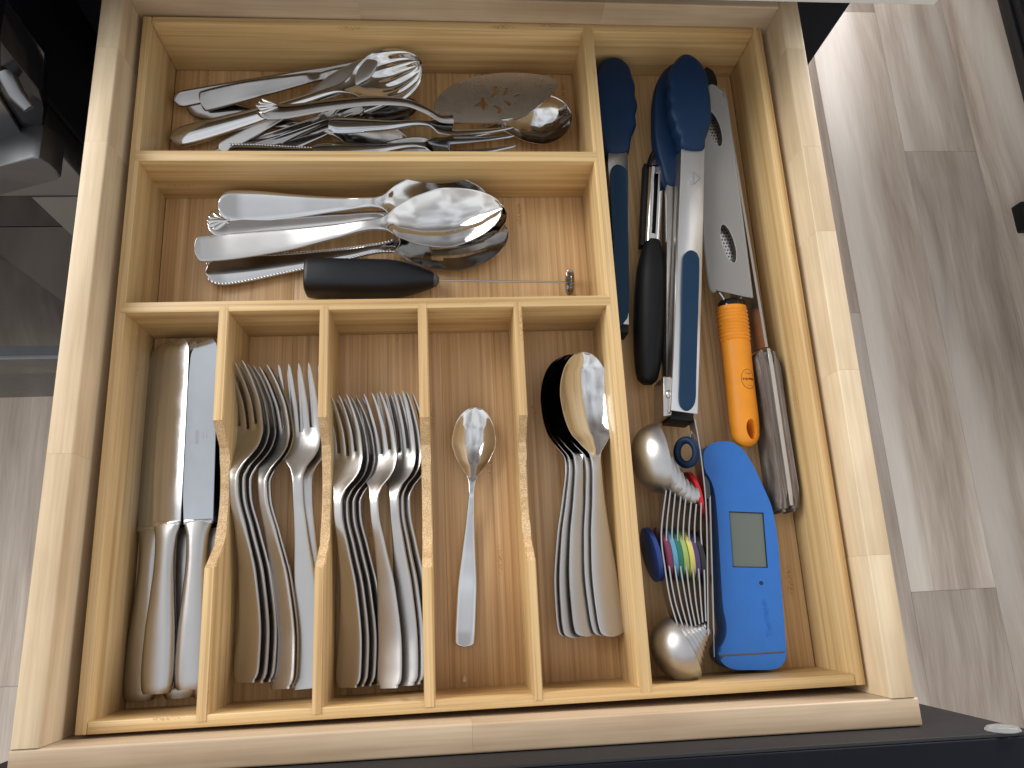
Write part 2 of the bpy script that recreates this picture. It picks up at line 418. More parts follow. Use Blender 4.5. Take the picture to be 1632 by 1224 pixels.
rng = empty('range_cooker', (-.5, .48, GROUND))
tag(rng, 'black and stainless range cooker left of the drawer', 'cooker')
def inr(o): o.location -= rng.location; o.parent = rng; return o
LA = (-0.0852,0.45,-0.0317); LB = (-0.0872,0.42,-0.0514); LC = (-0.1435,0.42,-0.1437)
inr(bx('body', -1.20, LA[0], .45, 1.1, GROUND + .02, .075, FACE, None, .002))  # unseen left part widened to keep window light off the floor
zb = (-0.3795,0.42,-0.595)[2]; zs = (-0.4171,0.42,-0.6682)[2]; ze = (-0.5238,0.42,-0.8764)[2]
zt = LB[2]; zw = LC[2]
inr(bx('door_frame', -1.20, LB[0], .42, .449, zw, zt, APP, None, .003))
inr(bx('door_stile', LC[0], LB[0], .42, .449, zb, zw - .0004, APP, None, .001))
inr(bx('door_glass', -1.20, LC[0] - .0004, .4225, .449, zb, zw - .0004, GLASS, None, .001))
inr(bx('glass_border', LC[0] - .09, LC[0] - .0006, .4218, .4224, zb + .07, zw - .06, BLKG, None, 0))
inr(bx('lower_trim', -1.20, LB[0], .417, .449, zs, zb - .0006, APP, None, .0015))
inr(bx('storage_drawer', -1.20, LB[0], .424, .449, ze, zs - .001, APP, None, .002))
ep = [(-0.0893,0.42,0.0819), (-0.0608,0.42,0.0561), (-0.0616,0.42,0.0066), (-0.0691,0.42,-0.0146), (-0.0873,0.42,-0.0489), (-0.0978,0.42,-0.0498), (-0.0889,0.42,0.0042), (-0.0817,0.42,0.077)]
inr(prism('end_cap', [(p[0], p[2]) for p in ep[1:7]], .418, .4495, BLKG, None, .001, 2, 'Y'))
cpn = [(-0.0904,0.42,0.0014), (-0.0991,0.42,-0.0507), (-0.1762,0.42,-0.0496), (-0.1099,0.42,0.055)]
inr(prism('control_panel', [(p[0], p[2]) for p in cpn], .415, .4495, APP, None, .001, 2, 'Y'))
k1 = (-0.0621,0.41,0.018); bm = bmesh.new()
tube(bm, [(k1[0] - .012, .418, k1[2] + .006), (k1[0] - .006, .405, k1[2] + .001), (k1[0], .398, k1[2] - .004)], [.006, .0055, .004], 14)
inr(fin('control_knob', bm, APP))
ts = (-0.0929,0.414,-0.0416); te = (-0.083,0.414,-0.0415)
inr(bx('trim_strip', ts[0], te[0], .411, .4175, ts[2] - .0025, ts[2], POL, None, .0004))
hq = [(-0.282,0.39,-0.1516), (-0.2415,0.39,-0.0935), (-0.1123,0.39,-0.0457), (-0.084,0.39,-0.0338), (-0.0792,0.39,-0.0346), (-0.0762,0.39,-0.0431), (-0.0755,0.39,-0.0527), (-0.0766,0.39,-0.0618), (-0.0811,0.39,-0.0645), (-0.1347,0.39,-0.0873)]
inr(prism('door_handle', [(p[0], p[2]) for p in hq], .3902, .4195, HND, None, .0015, 3, 'Y'))

fa = empty('far_appliance', (1.5, 1.0, GROUND))
tag(fa, 'stainless appliance with black seal at the upper right corner of the photo', 'appliance')
a0 = (1.4642,1.2915,-0.83); a1 = (1.4789,1.0466,-0.83)
bx('base', -.03, .5, -.75, .9, .0, .03, BLKG, fa, .004)
bx('black_seal', -.024, -.012, -.75, .9, .031, .05, BLACK, fa, .003)
bx('door', -.010, .5, -.75, .9, .032, .9, APP, fa, .008)
bx('bright_trim', -.0155, -.0106, -.75, .9, .10, .112, POL, fa, .001)
dk = (1.3819,0.7656,-0.8)
nb = bx('black_block', dk[0], dk[0] + .05, dk[1] - .05, dk[1] + .008, GROUND, GROUND + .03, BLACK, bev=.003)  # made-up block standing for an unidentified black object
tag(nb, 'small black block on the floor at the right edge of the photo', 'block')

# ---------------------------------------------------------------- drawer box
DT = .0219; DB = F - .007; DW = .4800; DL = .4915; SW = .0152
dr = empty('wooden_drawer', (-.0077, -.0019, 0))
tag(dr, 'pulled out pale maple drawer with a dark front, holding the bamboo tray', 'drawer')
def dbox(name, x0_, x1_, y0_, y1_, z0_, z1_, m, bev=.0008, along=None):
    bm = bmesh.new(); box(bm, x0_, x1_, y0_, y1_, z0_, z1_)
    k = {'Y': 1, 'X': 0}.get(along)
    ed = [e_ for e_ in bm.edges if (k is None or abs((e_.verts[0].co - e_.verts[1].co)[k]) > 1e-5) and max(e_.verts[0].co.z, e_.verts[1].co.z) > z0_ + .01]
    if bev: bmesh.ops.bevel(bm, geom=ed, offset=bev, segments=3, affect='EDGES', profile=.5)
    return fin(name, bm, m, dr, origin=((x0_ + x1_) / 2, (y0_ + y1_) / 2, (z0_ + z1_) / 2))
ys = [0, .083, .203, .304, .371, .4545, DL + .015]
for a, b in zip([0, .16, .37, .4435], [.16, .37, .4435, DL + .015]):
    dbox('left_board', -SW, 0, a + .00004, b - .00004, DB - .012, DT, MY, .0012, 'Y')
for a, b in zip(ys[:-1], ys[1:]):
    dbox('right_board', DW, DW + SW, a + .00004, b - .00004, DB - .012, DT, MY, .0012, 'Y')
for a, b in ((0.0002, .162), (.16208, .345), (.34508, DW - .0002)):
    dbox('back_board', a, b, DL, DL + .0148, DB - .012, DT - .0004, MX, .0012, 'X')
for a, b in ((-SW, .232), (.23208, DW + SW + .0015)):
    dbox('front_board', a, b, -.0160, -.0002, DB - .012, DT - .0002, MX, .0013, 'X')
dbox('bottom_panel', .0003, DW - .0003, .0, DL - .0002, DB - .008, DB, MLOW, 0)
dbox('front_lining', -.05, .5445, -.0185, -.0165, -.16, .0512, DARK, .0004)
dbox('drawer_front', -.05, .5445, -.0365, -.0186, -.16, .0515, FACE, .0012)
dr.rotation_euler.z = math.radians(-.4)
bc = (0.5214,-0.0224,0.046)
bm = bmesh.new()
tube(bm, [(0, 0, 0), (0, .0005, 0), (0, .0022, 0), (0, .0030, 0), (0, .0033, 0)], [.0088, .0091, .0080, .0050, .0008], 20)
bmp = fin('bumper_pad', bm, CLEAR, origin=(0, 0, 0))
bmp.parent = dr; bmp.location = (bc[0] + .0077, -.0164, .0455)

# ---------------------------------------------------------------- bamboo tray
K = dict(yL=.4870, x1=.4700, xi0=.0065, xi1=.4633, yi0=.0068, yi1=.4807, ma=.3270, mb=.3350, h1a=.3667, h1b=.3751, h2a=.2543, h2b=.2619)
dv = [(.0663, .0727), (.1318, .1378), (.1969, .2034), (.2622, .2678)]
tray = empty('bamboo_tray', (0, 0, F))
tag(tray, 'bamboo cutlery tray with seven compartments inside the drawer', 'cutlery tray')
zf = 0
def tb(name, x0_, x1_, y0_, y1_, z0_, z1_, m, bev=.0007): return bx(name, x0_, x1_, y0_, y1_, z0_ - F, z1_ - F, m, tray, bev)
def wall(name, x0_, x1_, y0_, y1_, mtop, mside):
    bm = bmesh.new(); box(bm, x0_, x1_, y0_, y1_, .0002, -F, .0007, 2)
    for f in bm.faces: f.material_index = 0 if f.calc_center_median().z > -F - .001 else 1
    return fin(name, bm, [mtop, mside], tray, origin=((x0_ + x1_) / 2, (y0_ + y1_) / 2, -F / 2))
wall('left_wall', 0, K['xi0'], 0, K['yL'], BY, BYW)
wall('right_wall', K['xi1'], K['x1'], 0, K['yL'], BY, BYW)
wall('back_wall', K['xi0'] + .0001, K['xi1'] - .0001, K['yi1'], K['yL'], BX, BXW)
wall('front_wall', K['xi0'] + .0001, K['xi1'] - .0001, 0, K['yi0'], BX, BXW)
wall('long_divider', K['ma'], K['mb'], K['yi0'] - .0035, K['yi1'] + .0035, BY, BYW).location.z += .00015
wall('cross_divider', K['xi0'] - .003, K['ma'] + .003, K['h1a'], K['h1b'], BX, BXW).location.z += .0003
wall('cross_divider', K['xi0'] - .003, K['ma'] + .003, K['h2a'], K['h2b'], BX, BXW).location.z += .0003
bb = 0
edges_x = [K['xi0'], .052, .104, .158, .212, .268, .3272, .372, .418, K['xi1']]
for a, b in zip(edges_x[:-1], edges_x[1:]):
    bx('floor_board', a + .00005, b - .00005, K['yi0'] - .001, K['yi1'] + .001, -.005, 0, BFL, tray, .00015)
dips = [((0.0666,0.1807,0)[1], (0.0671,0.0894,0)[1]), ((0.1333,0.1807,0)[1], (0.1324,0.0864,0)[1]), ((0.1987,0.1787,0)[1], (0.1998,0.0833,0)[1]), ((0.2628,0.1781,0)[1], (0.2635,0.0849,0)[1])]
def divider(xa, xb, yb_, ya_):
    """low divider with a finger dip cut into its top edge"""
    pr = [(K['yi0'] - .0035, 0)]
    L_ = yb_ - ya_
    dip = [(ya_, 0)]
    for t in np.linspace(0, 1, 15):
        u = .16 * L_ + t * .68 * L_
        dip.append((ya_ + u, -.0175 - .0065 * math.sin(math.pi * t)))
    dip.append((yb_, 0)); pr += dip + [(K['h2a'] + .0035, 0)]
    bm = bmesh.new()
    cols = []
    for (y, z) in pr:
        cols.append([bm.verts.new((x, y, zz_)) for x, zz_ in ((xa, .0002), (xa, z - F), (xb, z - F), (xb, .0002))])
    for i in range(len(cols) - 1):
        A, B_ = cols[i], cols[i + 1]
        for k in range(4):
            f = bm.faces.new((A[k], B_[k], B_[(k + 1) % 4], A[(k + 1) % 4]))
            f.material_index = 1 if k in (0, 2) else (2 if (k == 1 and 0 < i < len(cols) - 2 and pr[i][1] + pr[i + 1][1] < 0) else 0)
    bm.faces.new(cols[0]); bm.faces.new(cols[-1][::-1])
    ed = [e_ for e_ in bm.edges if abs(e_.verts[0].co.x - e_.verts[1].co.x) < 1e-6 and min(e_.verts[0].co.z, e_.verts[1].co.z) > .005 and abs(e_.verts[0].co.y - e_.verts[1].co.y) > 1e-5]
    bmesh.ops.bevel(bm, geom=ed, offset=.0006, segments=2, affect='EDGES')
    o = fin('short_divider', bm, [BY, BYW, BEND], tray, origin=((xa + xb) / 2, .13, .02), angle=30)
    o.location.z += .0005
for (xa, xb), (yb_, ya_) in zip(dv, dips): divider(xa, xb, yb_, ya_)
cr_ = (0.2218,0.0127,-0.0513)
bm = bmesh.new(); bmesh.ops.create_cone(bm, segments=7, radius1=.0016, radius2=.0004, depth=.004, cap_ends=True)
bmesh.ops.rotate(bm, verts=bm.verts, matrix=Matrix.Rotation(math.radians(-80), 3, 'X'))
o = fin('crumb', bm, CRUMB, origin=(0, 0, 0)); o.location = cr_
tag(o, 'tiny pale crumb on the tray floor below the single teaspoon', 'crumb')

# ---------------------------------------------------------------- forks
FORK = [(0, 9.3, 3.2, 0, 2.0), (12, 9.7, 1.2, 0, 1.9), (35, 9.0, -1.2, 0, 1.9), (65, 7.0, .2, 0, 2.2), (95, 4.4, 6.0, 0, 2.8), (118, 3.3, 11.6, 0, 3.2), (128, 3.4, 12.0, .2, 3.0),
        (136, 5.4, 9.4, .8, 2.4), (144, 10.5, 5.0, 1.4, 2.0), (151, 12.6, 1.6, 1.6, 1.8), (160, 13.0, -.8, 1.4, 1.8), (175, 12.8, 0.6, .8, 1.8), (190, 12.4, 6.0, .4, 1.6), (204, 11.8, 14.5, .2, 1.2)]
def make_fork(name, rows=FORK, L=204., root=161., tines=4, gap=.30, m=SAT):
    bm = bmesh.new(); S_ = [r_[0] for r_ in rows]
    qs = sorted(set([round(v, 2) for v in np.linspace(0, root, 60)] + [2.4 * (1 - math.cos(a)) for a in np.linspace(0, 1.57, 5)] + [round(v, 2) for v in np.linspace(root, L, 18)]))
    qs = np.array(qs)
    W, H, D, TH = (interp(S_, [r_[k] for r_ in rows], qs) for k in range(1, 5))
    per = 4; cols = []          # column edges as (tine, frac)
    for t in range(tines):
        for k in range(per + 1): cols.append((t, k / per))
    NU = len(cols) - 1
    tw = 2 * (1 - gap) / tines; gp = 2 * gap / (tines - 1)
    def u_of(i, j):
        t, f = cols[j]; s = qs[i]
        c = -1 + tw / 2 + t * (tw + gp); half = tw / 2
        if s > root: half *= 1 - .55 * ((s - root) / (L - root)) ** 1.6
        if s > L - 2.5: half *= max(.25, (L - s) / 2.5)
        if s < root: half = tw / 2 + 0
        return c + (2 * f - 1) * half
    def fn(i, j):
        s = qs[i]; u = u_of(i, j); wd = W[i]
        if s < 7: wd *= max(.5, 1 - (1 - s / 7) ** 2.8) ** (1 / 2.8)
        z = H[i] - D[i] * (1 - u * u)
        e_ = TH[i] * .5
        if s < root: e_ *= (.45 + .55 * math.sqrt(max(0, 1 - abs(u) ** 6)))
        else:
            f = cols[j][1]; e_ *= (.55 + .45 * math.sqrt(max(0, 1 - abs(2 * f - 1) ** 3)))
        x = u * wd * .001
        return (x, s * .001, (z + e_) * .001), (x, s * .001, (z - e_) * .001)
    slot = lambda i, j: cols[j][0] != cols[j + 1][0]
    rl = [0, 3.2, 0] if tines == 4 else [0] * 9
    grid_solid(bm, len(qs) - 1, NU, fn, lambda i, j: not (slot(i, j) and qs[i] > root - .5 + (2.2 if (tines == 4 and cols[j][0] != 1) else 0)))
    return fin(name, bm, m, origin=(0, 0, 0), angle=50)
f0 = make_fork('dinner_fork')
FG = 'dinner forks in the two fork compartments'
def fork(a, b, roll, label, first=[True]):
    o = f0 if first[0] else f0.copy()
    if not first[0]: C.objects.link(o)
    first[0] = False
    place(o, a, b, roll, .204); tag(o, label, 'fork', FG); return o
L1 = 'the left fork compartment'; L2 = 'the right fork compartment'
fork((0.0855,0.0198,-0.0388), (0.0783,0.2241,-0.0263), -27, 'leftmost dinner fork of %s, lying against its left divider' % L1)
fork((0.0908,0.0189,-0.0413), (0.082,0.223,-0.0303), -32, 'second dinner fork from the left in %s, nested under the leftmost one' % L1)
fork((0.0953,0.0191,-0.0438), (0.086,0.2224,-0.0333), -34, 'third dinner fork from the left in %s' % L1)
fork((0.108,0.0149,-0.0378), (0.0943,0.2215,-0.0308), -30, 'fork with its broad brown-reflecting handle in the middle of %s' % L1)
fork((0.1101,0.0152,-0.0408), (0.097,0.2205,-0.0338), -34, 'fork nested directly under the middle one of %s' % L1)
fork((0.1219,0.0138,-0.0408), (0.113,0.2228,-0.0308), -2, 'bright upward facing dinner fork at the right of %s' % L1)
fork((0.1251,0.0139,-0.0448), (0.1174,0.2221,-0.0348), 4, 'rightmost dinner fork of %s, mostly under the bright one' % L1)
fork((0.149,0.0133,-0.0378), (0.1461,0.1993,-0.0253), -25, 'leftmost dinner fork of %s, lying against its left divider' % L2)
fork((0.1539,0.0135,-0.0403), (0.1503,0.198,-0.0293), -31, 'second dinner fork from the left in %s' % L2)
fork((0.1587,0.0133,-0.0428), (0.1547,0.1982,-0.0323), -34, 'third dinner fork from the left in %s' % L2)
fork((0.1633,0.0132,-0.0453), (0.1587,0.1984,-0.0353), -36, 'fourth dinner fork from the left in %s' % L2)
fork((0.1748,0.0116,-0.0363), (0.1677,0.2004,-0.0268), -24, 'fork with its broad handle in the middle of %s' % L2)
fork((0.1841,0.0122,-0.0398), (0.1803,0.2018,-0.0298), -16, 'bright-handled fork in %s, right of its middle' % L2)
fork((0.1884,0.0124,-0.0428), (0.1844,0.2016,-0.0333), -22, 'fork nested under the bright-handled one of %s' % L2)
fork((0.1939,0.0129,-0.0458), (0.1895,0.2014,-0.0363), -26, 'rightmost dinner fork of %s, half hidden by the divider' % L2)

# ---------------------------------------------------------------- spoons
TSP = [(0, 6.4, 2.6, 0, 2.0), (10, 6.9, 1.4, 0, 1.9), (35, 6.8, .6, 0, 1.9), (60, 5.0, 2.4, 0, 2.2), (85, 2.9, 6.0, 0, 2.5), (102, 2.1, 9.0, 0, 2.8), (110, 2.6, 8.8, .6, 2.4), (117, 6.5, 8.0, 2.6, 1.5), (125, 11.5, 7.0, 5.0, 1.2), (138, 15.6, 6.6, 6.9, 1.2), (148, 15.6, 6.8, 6.3, 1.2), (157, 15.6, 7.4, 3.6, 1.2), (163, 15.6, 7.8, 1.0, 1.2)]
bm = bmesh.new(); flatware(bm, TSP, 163, 90, 16, 2.5, 26, tip_pow=2.05, p0=2)
o = fin('teaspoon', bm, [POL], origin=(0, 0, 0), angle=60)
place(o, (0.2224,0.0329,-0.0488), (0.2352,0.1941,-0.0478), 0, .163)
tag(o, 'single teaspoon lying alone in its own compartment', 'spoon')
DSP = [(0, 8.0, 3.0, 0, 2.0), (12, 9.0, 1.2, 0, 1.9), (35, 8.8, -.6, 0, 1.9), (65, 6.8, 1.0, 0, 2.2), (92, 4.2, 5.4, 0, 2.6), (112, 3.4, 9.0, 0, 3.0), (119, 4.0, 9.2, .8, 2.6), (126, 9.0, 8.4, 3.2, 1.6), (136, 15.5, 6.8, 6.4, 1.3), (150, 18.6, 5.8, 8.6, 1.3), (162, 19.4, 5.6, 9.4, 1.3), (180, 19.4, 6.4, 7.2, 1.2), (192, 19.4, 8.2, 1.2, 1.2)]
bm = bmesh.new(); flatware(bm, DSP, 192, 90, 18, 5, 34, tip_pow=2.05)
s0 = fin('tablespoon', bm, [SAT, POL], origin=(0, 0, 0), angle=60)
for p_ in s0.data.polygons:
    if p_.center.y > .118: p_.material_index = 1
SG = 'tablespoons nested in the spoon compartment'
sp_list = [((0.3193,0.0349,-0.0343), (0.3105,0.2276,-0.0283), 8, 'top tablespoon of the nested stack, its bright bowl fully in view'),
           ((0.3147,0.0353,-0.0383), (0.3061,0.2275,-0.0323), 14, 'tablespoon directly under the top one, only a thin strip of handle showing'),
           ((0.3026,0.0355,-0.0393), (0.3025,0.2281,-0.0353), 14, 'middle tablespoon of the stack, its broad handle left of the top one'),
           ((0.295,0.0346,-0.0423), (0.3003,0.2284,-0.0393), 18, 'fourth tablespoon down, dark crescent of bowl showing at the left'),
           ((0.2914,0.035,-0.0458), (0.298,0.2284,-0.0423), 22, 'bottom tablespoon of the stack, farthest left')]
for i, (a, b, r_, lb) in enumerate(sp_list):
    o = s0 if i == 0 else s0.copy()
    if i: C.objects.link(o)
    place(o, a, b, r_, .192); tag(o, lb, 'spoon', SG)

# ---------------------------------------------------------------- table knives
def make_knife():
    k = empty('table_knife')
    Lh, Lt = 105., 233.
    bm = bmesh.new(); n = 44; seg = 18; rings = []
    hs = [(0, 8.4, 4.3, 0), (3, 9.8, 5.0, 0), (14, 10.6, 5.2, 0), (35, 10.0, 5.0, 0), (60, 8.0, 4.4, 0), (82, 6.6, 3.8, 0), (96, 7.2, 3.2, 0), (103, 8.8, 2.2, 0), (106, 9.2, 1.3, 0)]
    ss = list(np.linspace(0, 106, n)); S_ = [h[0] for h in hs]
    wv, tv = interp(S_, [h[1] for h in hs], np.array(ss)), interp(S_, [h[2] for h in hs], np.array(ss))
    for s, a, b in zip(ss, wv, tv):
        ring = []
        for q_ in range(seg):
            an = 2 * math.pi * q_ / seg; c_, s_ = math.cos(an), math.sin(an)
            ring.append(bm.verts.new((math.copysign(abs(c_) ** .75, c_) * a * .001, s * .001, math.copysign(abs(s_) ** .85, s_) * b * .001)))
        rings.append(ring)
    for i in range(n - 1):
        for q_ in range(seg): bm.faces.new((rings[i][q_], rings[i][(q_ + 1) % seg], rings[i + 1][(q_ + 1) % seg], rings[i + 1][q_]))
    bm.faces.new(rings[0][::-1]); bm.faces.new(rings[-1])
    fin('handle', bm, SAT, k, origin=(0, 0, 0), angle=50)
    bm = bmesh.new(); st = []
    ss = np.linspace(0, 1, 40)
    def fn(i, j):
        t = ss[i]; s = 104.5 + t * (Lt - 104.5); f = j / 6
        right = 9.4 - .9 * t                      # straight spine
        left = -9.2 - 2.4 * math.sin(min(1, t * 2.4) * math.pi / 2) + 2.6 * t ** 3 * 1.0
        if t > .90:
            q_ = (t - .90) / .10; left = left + (right - 6 - left) * (1 - math.sqrt(max(0, 1 - q_ * q_))); right -= 3.6 * (1 - math.sqrt(max(0, 1 - q_ * q_)))
        x = left + (right - left) * f; th = .35 + 1.1 * f ** .6
        return (x * .001, s * .001, th * .0005), (x * .001, s * .001, -th * .0005)
    grid_solid(bm, 39, 6, fn)
    fin('blade', bm, BLD, k, origin=(0, 0, 0), angle=40)
    bm = bmesh.new(); box(bm, -.0092, .0092, .1030, .1062, -.0017, .0017, .0008, 2)
    fin('collar', bm, POL, k, origin=(0, 0, 0))
    return k
kn = make_knife(); KG = 'table knives in the left compartment'
kl = [((0.0318,0.0165,-0.0338), (0.0296,0.2471,-0.0333), -9, 'top left table knife, its tan tinted blade end showing beside the left wall'),
      ((0.0523,0.0179,-0.0338), (0.0483,0.2467,-0.0333), 3, 'top right table knife with a small stamped mark on its blade'),
      ((0.0173,0.0118,-0.0463), (0.0163,0.2492,-0.0443), -8, 'lower knife farthest left, its handle against the tray wall'),
      ((0.0418,0.0118,-0.0463), (0.0324,0.2492,-0.0453), 0, 'lower knife showing between the two top knives'),
      ((0.0588,0.0116,-0.0463), (0.0491,0.2455,-0.0453), 0, 'lower knife at the right, nearly hidden by the curved divider')]
for i, (a, b, r_, lb) in enumerate(kl):
    k = kn if i == 0 else copy_tree(kn)
    place(k, a, b, r_, .233); tag(k, lb, 'knife', KG)
    if i == 1:
        for q_ in range(8):
            t = text('stamp_mark', '/', .0032, (-.0028, .158 + q_ * .00125, .00075), math.radians(90 + 14), ETCH, k, .00002)
        for q_ in range(2):
            for r2 in range(4): t = text('stamp_mark', '-', .0026, (.0008 + q_ * .0024, .1615 + r2 * .0012, .0008), math.radians(90), ETCH, k, .00002)

# ---------------------------------------------------------------- serving spoons and frother, middle compartment
rows = [(0, 11.5, 4, 0, 2.2), (18, 11.8, 2, 0, 2.1), (50, 9.0, 1.5, 0, 2.3), (85, 5.2, 4, 0, 3), (108, 3.8, 7, 0, 3.4), (114, 4.6, 7, 1, 3), (124, 13, 5.2, 5, 2), (142, 21.6, 3.6, 9.5, 1.7), (160, 23.5, 3.2, 12, 1.6), (178, 23.5, 3.8, 8.5, 1.6), (192, 23.5, 5.6, 1.5, 1.5)]
bm = bmesh.new(); flatware(bm, rows, 192, 90, 18, 12, 46, tip_pow=1.9)
o = fin('serving_spoon', bm, [POL], origin=(0, 0, 0), angle=60)
place(o, (0.0531,0.3482,-0.0323), (0.251,0.3494,-0.0313), 8, .192)
tag(o, 'serving spoon with a smooth round-ended handle, uppermost of the handles, bowl behind the bright one', 'serving spoon')
rows = [(0, 10, 3, 0, 2.0), (14, 10.2, 1.5, 0, 2.2), (45, 6.6, 1.5, 0, 2.5), (85, 4.6, 4, 0, 3), (108, 3.6, 7, 0, 3.4), (120, 4.6, 7, 1, 3), (130, 12, 5, 5, 2), (146, 20, 3.6, 9.0, 1.7), (166, 22.5, 3.2, 11, 1.6), (184, 22.5, 4.2, 8, 1.6), (198, 22.5, 6, 1.5, 1.5)]
sh = empty('shell_handled_spoon')
bm = bmesh.new(); flatware(bm, rows, 198, 90, 18, 8, 38, tip_pow=2.0)
fin('spoon_body', bm, [POL], sh, origin=(0, 0, 0), angle=60)
for q_ in range(5):
    an = (q_ - 2) * .42; bm = bmesh.new()
    flatware(bm, [(0, 2.0, 0, -.8, 1.2), (8, 1.5, .2, -.8, 1.1), (13, .7, .3, -.4, .8)], 13, 14, 6, 3, 2)
    bmesh.ops.rotate(bm, verts=bm.verts, matrix=Matrix.Rotation(-an * .8, 3, 'Z'))
    fin('shell_rib', bm, POL, sh, origin=(0, 0, 0)).location = (-math.sin(an) * .0082, .0115 - math.cos(an) * .0118, .0036 - abs(q_ - 2) * .0003)
place(sh, (0.0458,0.3346,-0.0323), (0.2639,0.3425,-0.0423), -5, .198)
tag(sh, 'serving spoon with a fan shell cast on its handle end, under the brushed one', 'serving spoon')
rows = [(0, 8.6, 4.6, 0, 2.4), (4, 9.0, 3.6, 0, 2.2), (20, 9.0, 1.5, 0, 2.1), (55, 7.6, .8, 0, 2.2), (90, 5.0, 4.0, 0, 3), (114, 3.6, 8, 0, 3.4), (124, 4.6, 8, 1, 3), (133, 11.0, 6.4, 5, 2), (148, 18, 5, 10.0, 1.7), (168, 21.6, 4.6, 12.5, 1.6), (188, 21.6, 6.0, 9, 1.6), (203, 21.6, 8.4, 1.5, 1.5)]
bm = bmesh.new(); flatware(bm, rows, 203, 100, 20, 4, 44, tip_pow=1.9)
o = fin('serving_spoon', bm, [SAT, POL], origin=(0, 0, 0), angle=60)
for p_ in o.data.polygons:
    if p_.center.y > .120: p_.material_index = 1
place(o, (0.0388,0.3137,-0.0333), (0.2594,0.3372,-0.0223), 4, .203)
tag(o, 'brushed square-ended serving spoon lying on top, its mirror-bright bowl in full view', 'serving spoon')
rows = [(0, 9.5, 3, 0, 2.2), (14, 10, 1.5, 0, 2.1), (50, 7.2, .8, 0, 2.3), (90, 4.4, 3.0, 0, 3), (112, 3.4, 6, 0, 3.4), (122, 4.2, 6, 1, 3), (132, 11.0, 5.2, 4, 2), (148, 19, 4.4, 8.0, 1.7), (168, 22.5, 4.2, 9.5, 1.6), (186, 22.5, 5.2, 7, 1.6), (202, 22.5, 7, 1.5, 1.5)]
bd = empty('slotted_spoon')
def slots(s, x):
    return 148 < s < 186 and any(abs(x - c) < 1.7 for c in (-9, 0, 9)) or (189 < s < 194 and abs(x + 12) < 3) or (196 < s < 199 and abs(x + 6) < 2.5)
bm = bmesh.new(); flatware(bm, rows, 202, 100, 26, 12, 40, tip_pow=2.0, hole=slots)
fin('spoon_body', bm, [POL], bd, origin=(0, 0, 0), angle=60)
S_ = [r_[0] for r_ in rows]; bead = bmesh.new()
for s in np.arange(1.5, 124, 2.1):
    wd = float(interp(S_, [r_[1] for r_ in rows], np.array([s]))[0]); h = float(interp(S_, [r_[2] for r_ in rows], np.array([s]))[0])
    if s < 12: wd *= (1 - (1 - s / 12) ** 2.6) ** (1 / 2.6)
    for sd in (-1, 1):
        bmesh.ops.create_uvsphere(bead, u_segments=6, v_segments=4, radius=.00105, matrix=Matrix.Translation((sd * (wd - .6) * .001, s * .001, (h + 1.1) * .001)))
tag(fin('bead_border', bead, POL, bd, origin=(0, 0, 0)), kind='stuff')
place(bd, (0.0421,0.3024,-0.0478), (0.2651,0.3312,-0.0463), 4, .202)
tag(bd, 'slotted serving spoon with a beaded handle edge, lowest of the heap', 'serving spoon')

fr = empty('milk_frother', (0.1152,0.2941,-0.0378))
fx = Vector((0.1152,0.2941,-0.0378)); ex = Vector((0.31,0.2896,-0.0418))
bm = bmesh.new()
prof = [(0, .9), (.0008, .965), (.003, 1.0), (.03, 1.0), (.058, 1.0), (.066, .96), (.074, .86), (.082, .70), (.090, .50), (.0925, .42)]
segs = 28; rings = []
for (xx, sc_) in prof:
    ring = []
    for q_ in range(segs):
        an = 2 * math.pi * q_ / segs; pw_ = .62 if xx < .06 else .62 + .38 * min(1, (xx - .06) / .03)
        c_, s_ = math.cos(an), math.sin(an)
        ring.append(bm.verts.new((xx, math.copysign(abs(c_) ** pw_, c_) * .0133 * sc_, math.copysign(abs(s_) ** pw_, s_) * .0138 * sc_)))
    rings.append(ring)
for i in range(len(prof) - 1):
    for q_ in range(segs): bm.faces.new((rings[i][q_], rings[i][(q_ + 1) % segs], rings[i + 1][(q_ + 1) % segs], rings[i + 1][q_]))
bm.faces.new(rings[0][::-1]); bm.faces.new(rings[-1])
fin('grip', bm, rubber('frother_black', (.006, .007, .010), .42, .35), fr, origin=(0, 0, 0), angle=50)
dv_ = ex - fx; Lr = dv_.length
bm = bmesh.new(); tube(bm, [(.0925, 0, 0), (.0945, 0, 0), (.0965, 0, 0)], [.0054, .0048, .002], 18)
fin('nose_cap', bm, GREYP, fr, origin=(0, 0, 0))
bm = bmesh.new(); tube(bm, [(.096, 0, -.0000), (.13, 0, -.0002), (Lr, 0, 0)], .00075, 8)
fin('shaft', bm, SAT, fr, origin=(0, 0, 0))
bm = bmesh.new(); pth = []
for q_ in range(44 * 8):
    a = q_ / 8 / 44 * 2 * math.pi; b = q_ / 8 * 2 * math.pi
    rr = .0078 + .0019 * math.cos(b); pth.append((Lr + .0019 * math.sin(b), rr * math.cos(a), rr * math.sin(a)))
tube(bm, pth, .00036, 4, closed=True)
ring = [(Lr, .0078 * math.cos(a), .0078 * math.sin(a)) for a in np.linspace(0, 2 * math.pi, 28, endpoint=False)]
tube(bm, ring, .0008, 6, closed=True)
fin('whisk_coil', bm, DIM, fr, origin=(0, 0, 0))
fr.rotation_euler = (0, -math.asin(dv_.z / Lr), math.atan2(dv_.y, dv_.x))
tag(fr, 'black battery milk frother with a thin shaft and small coil whisk', 'milk frother')

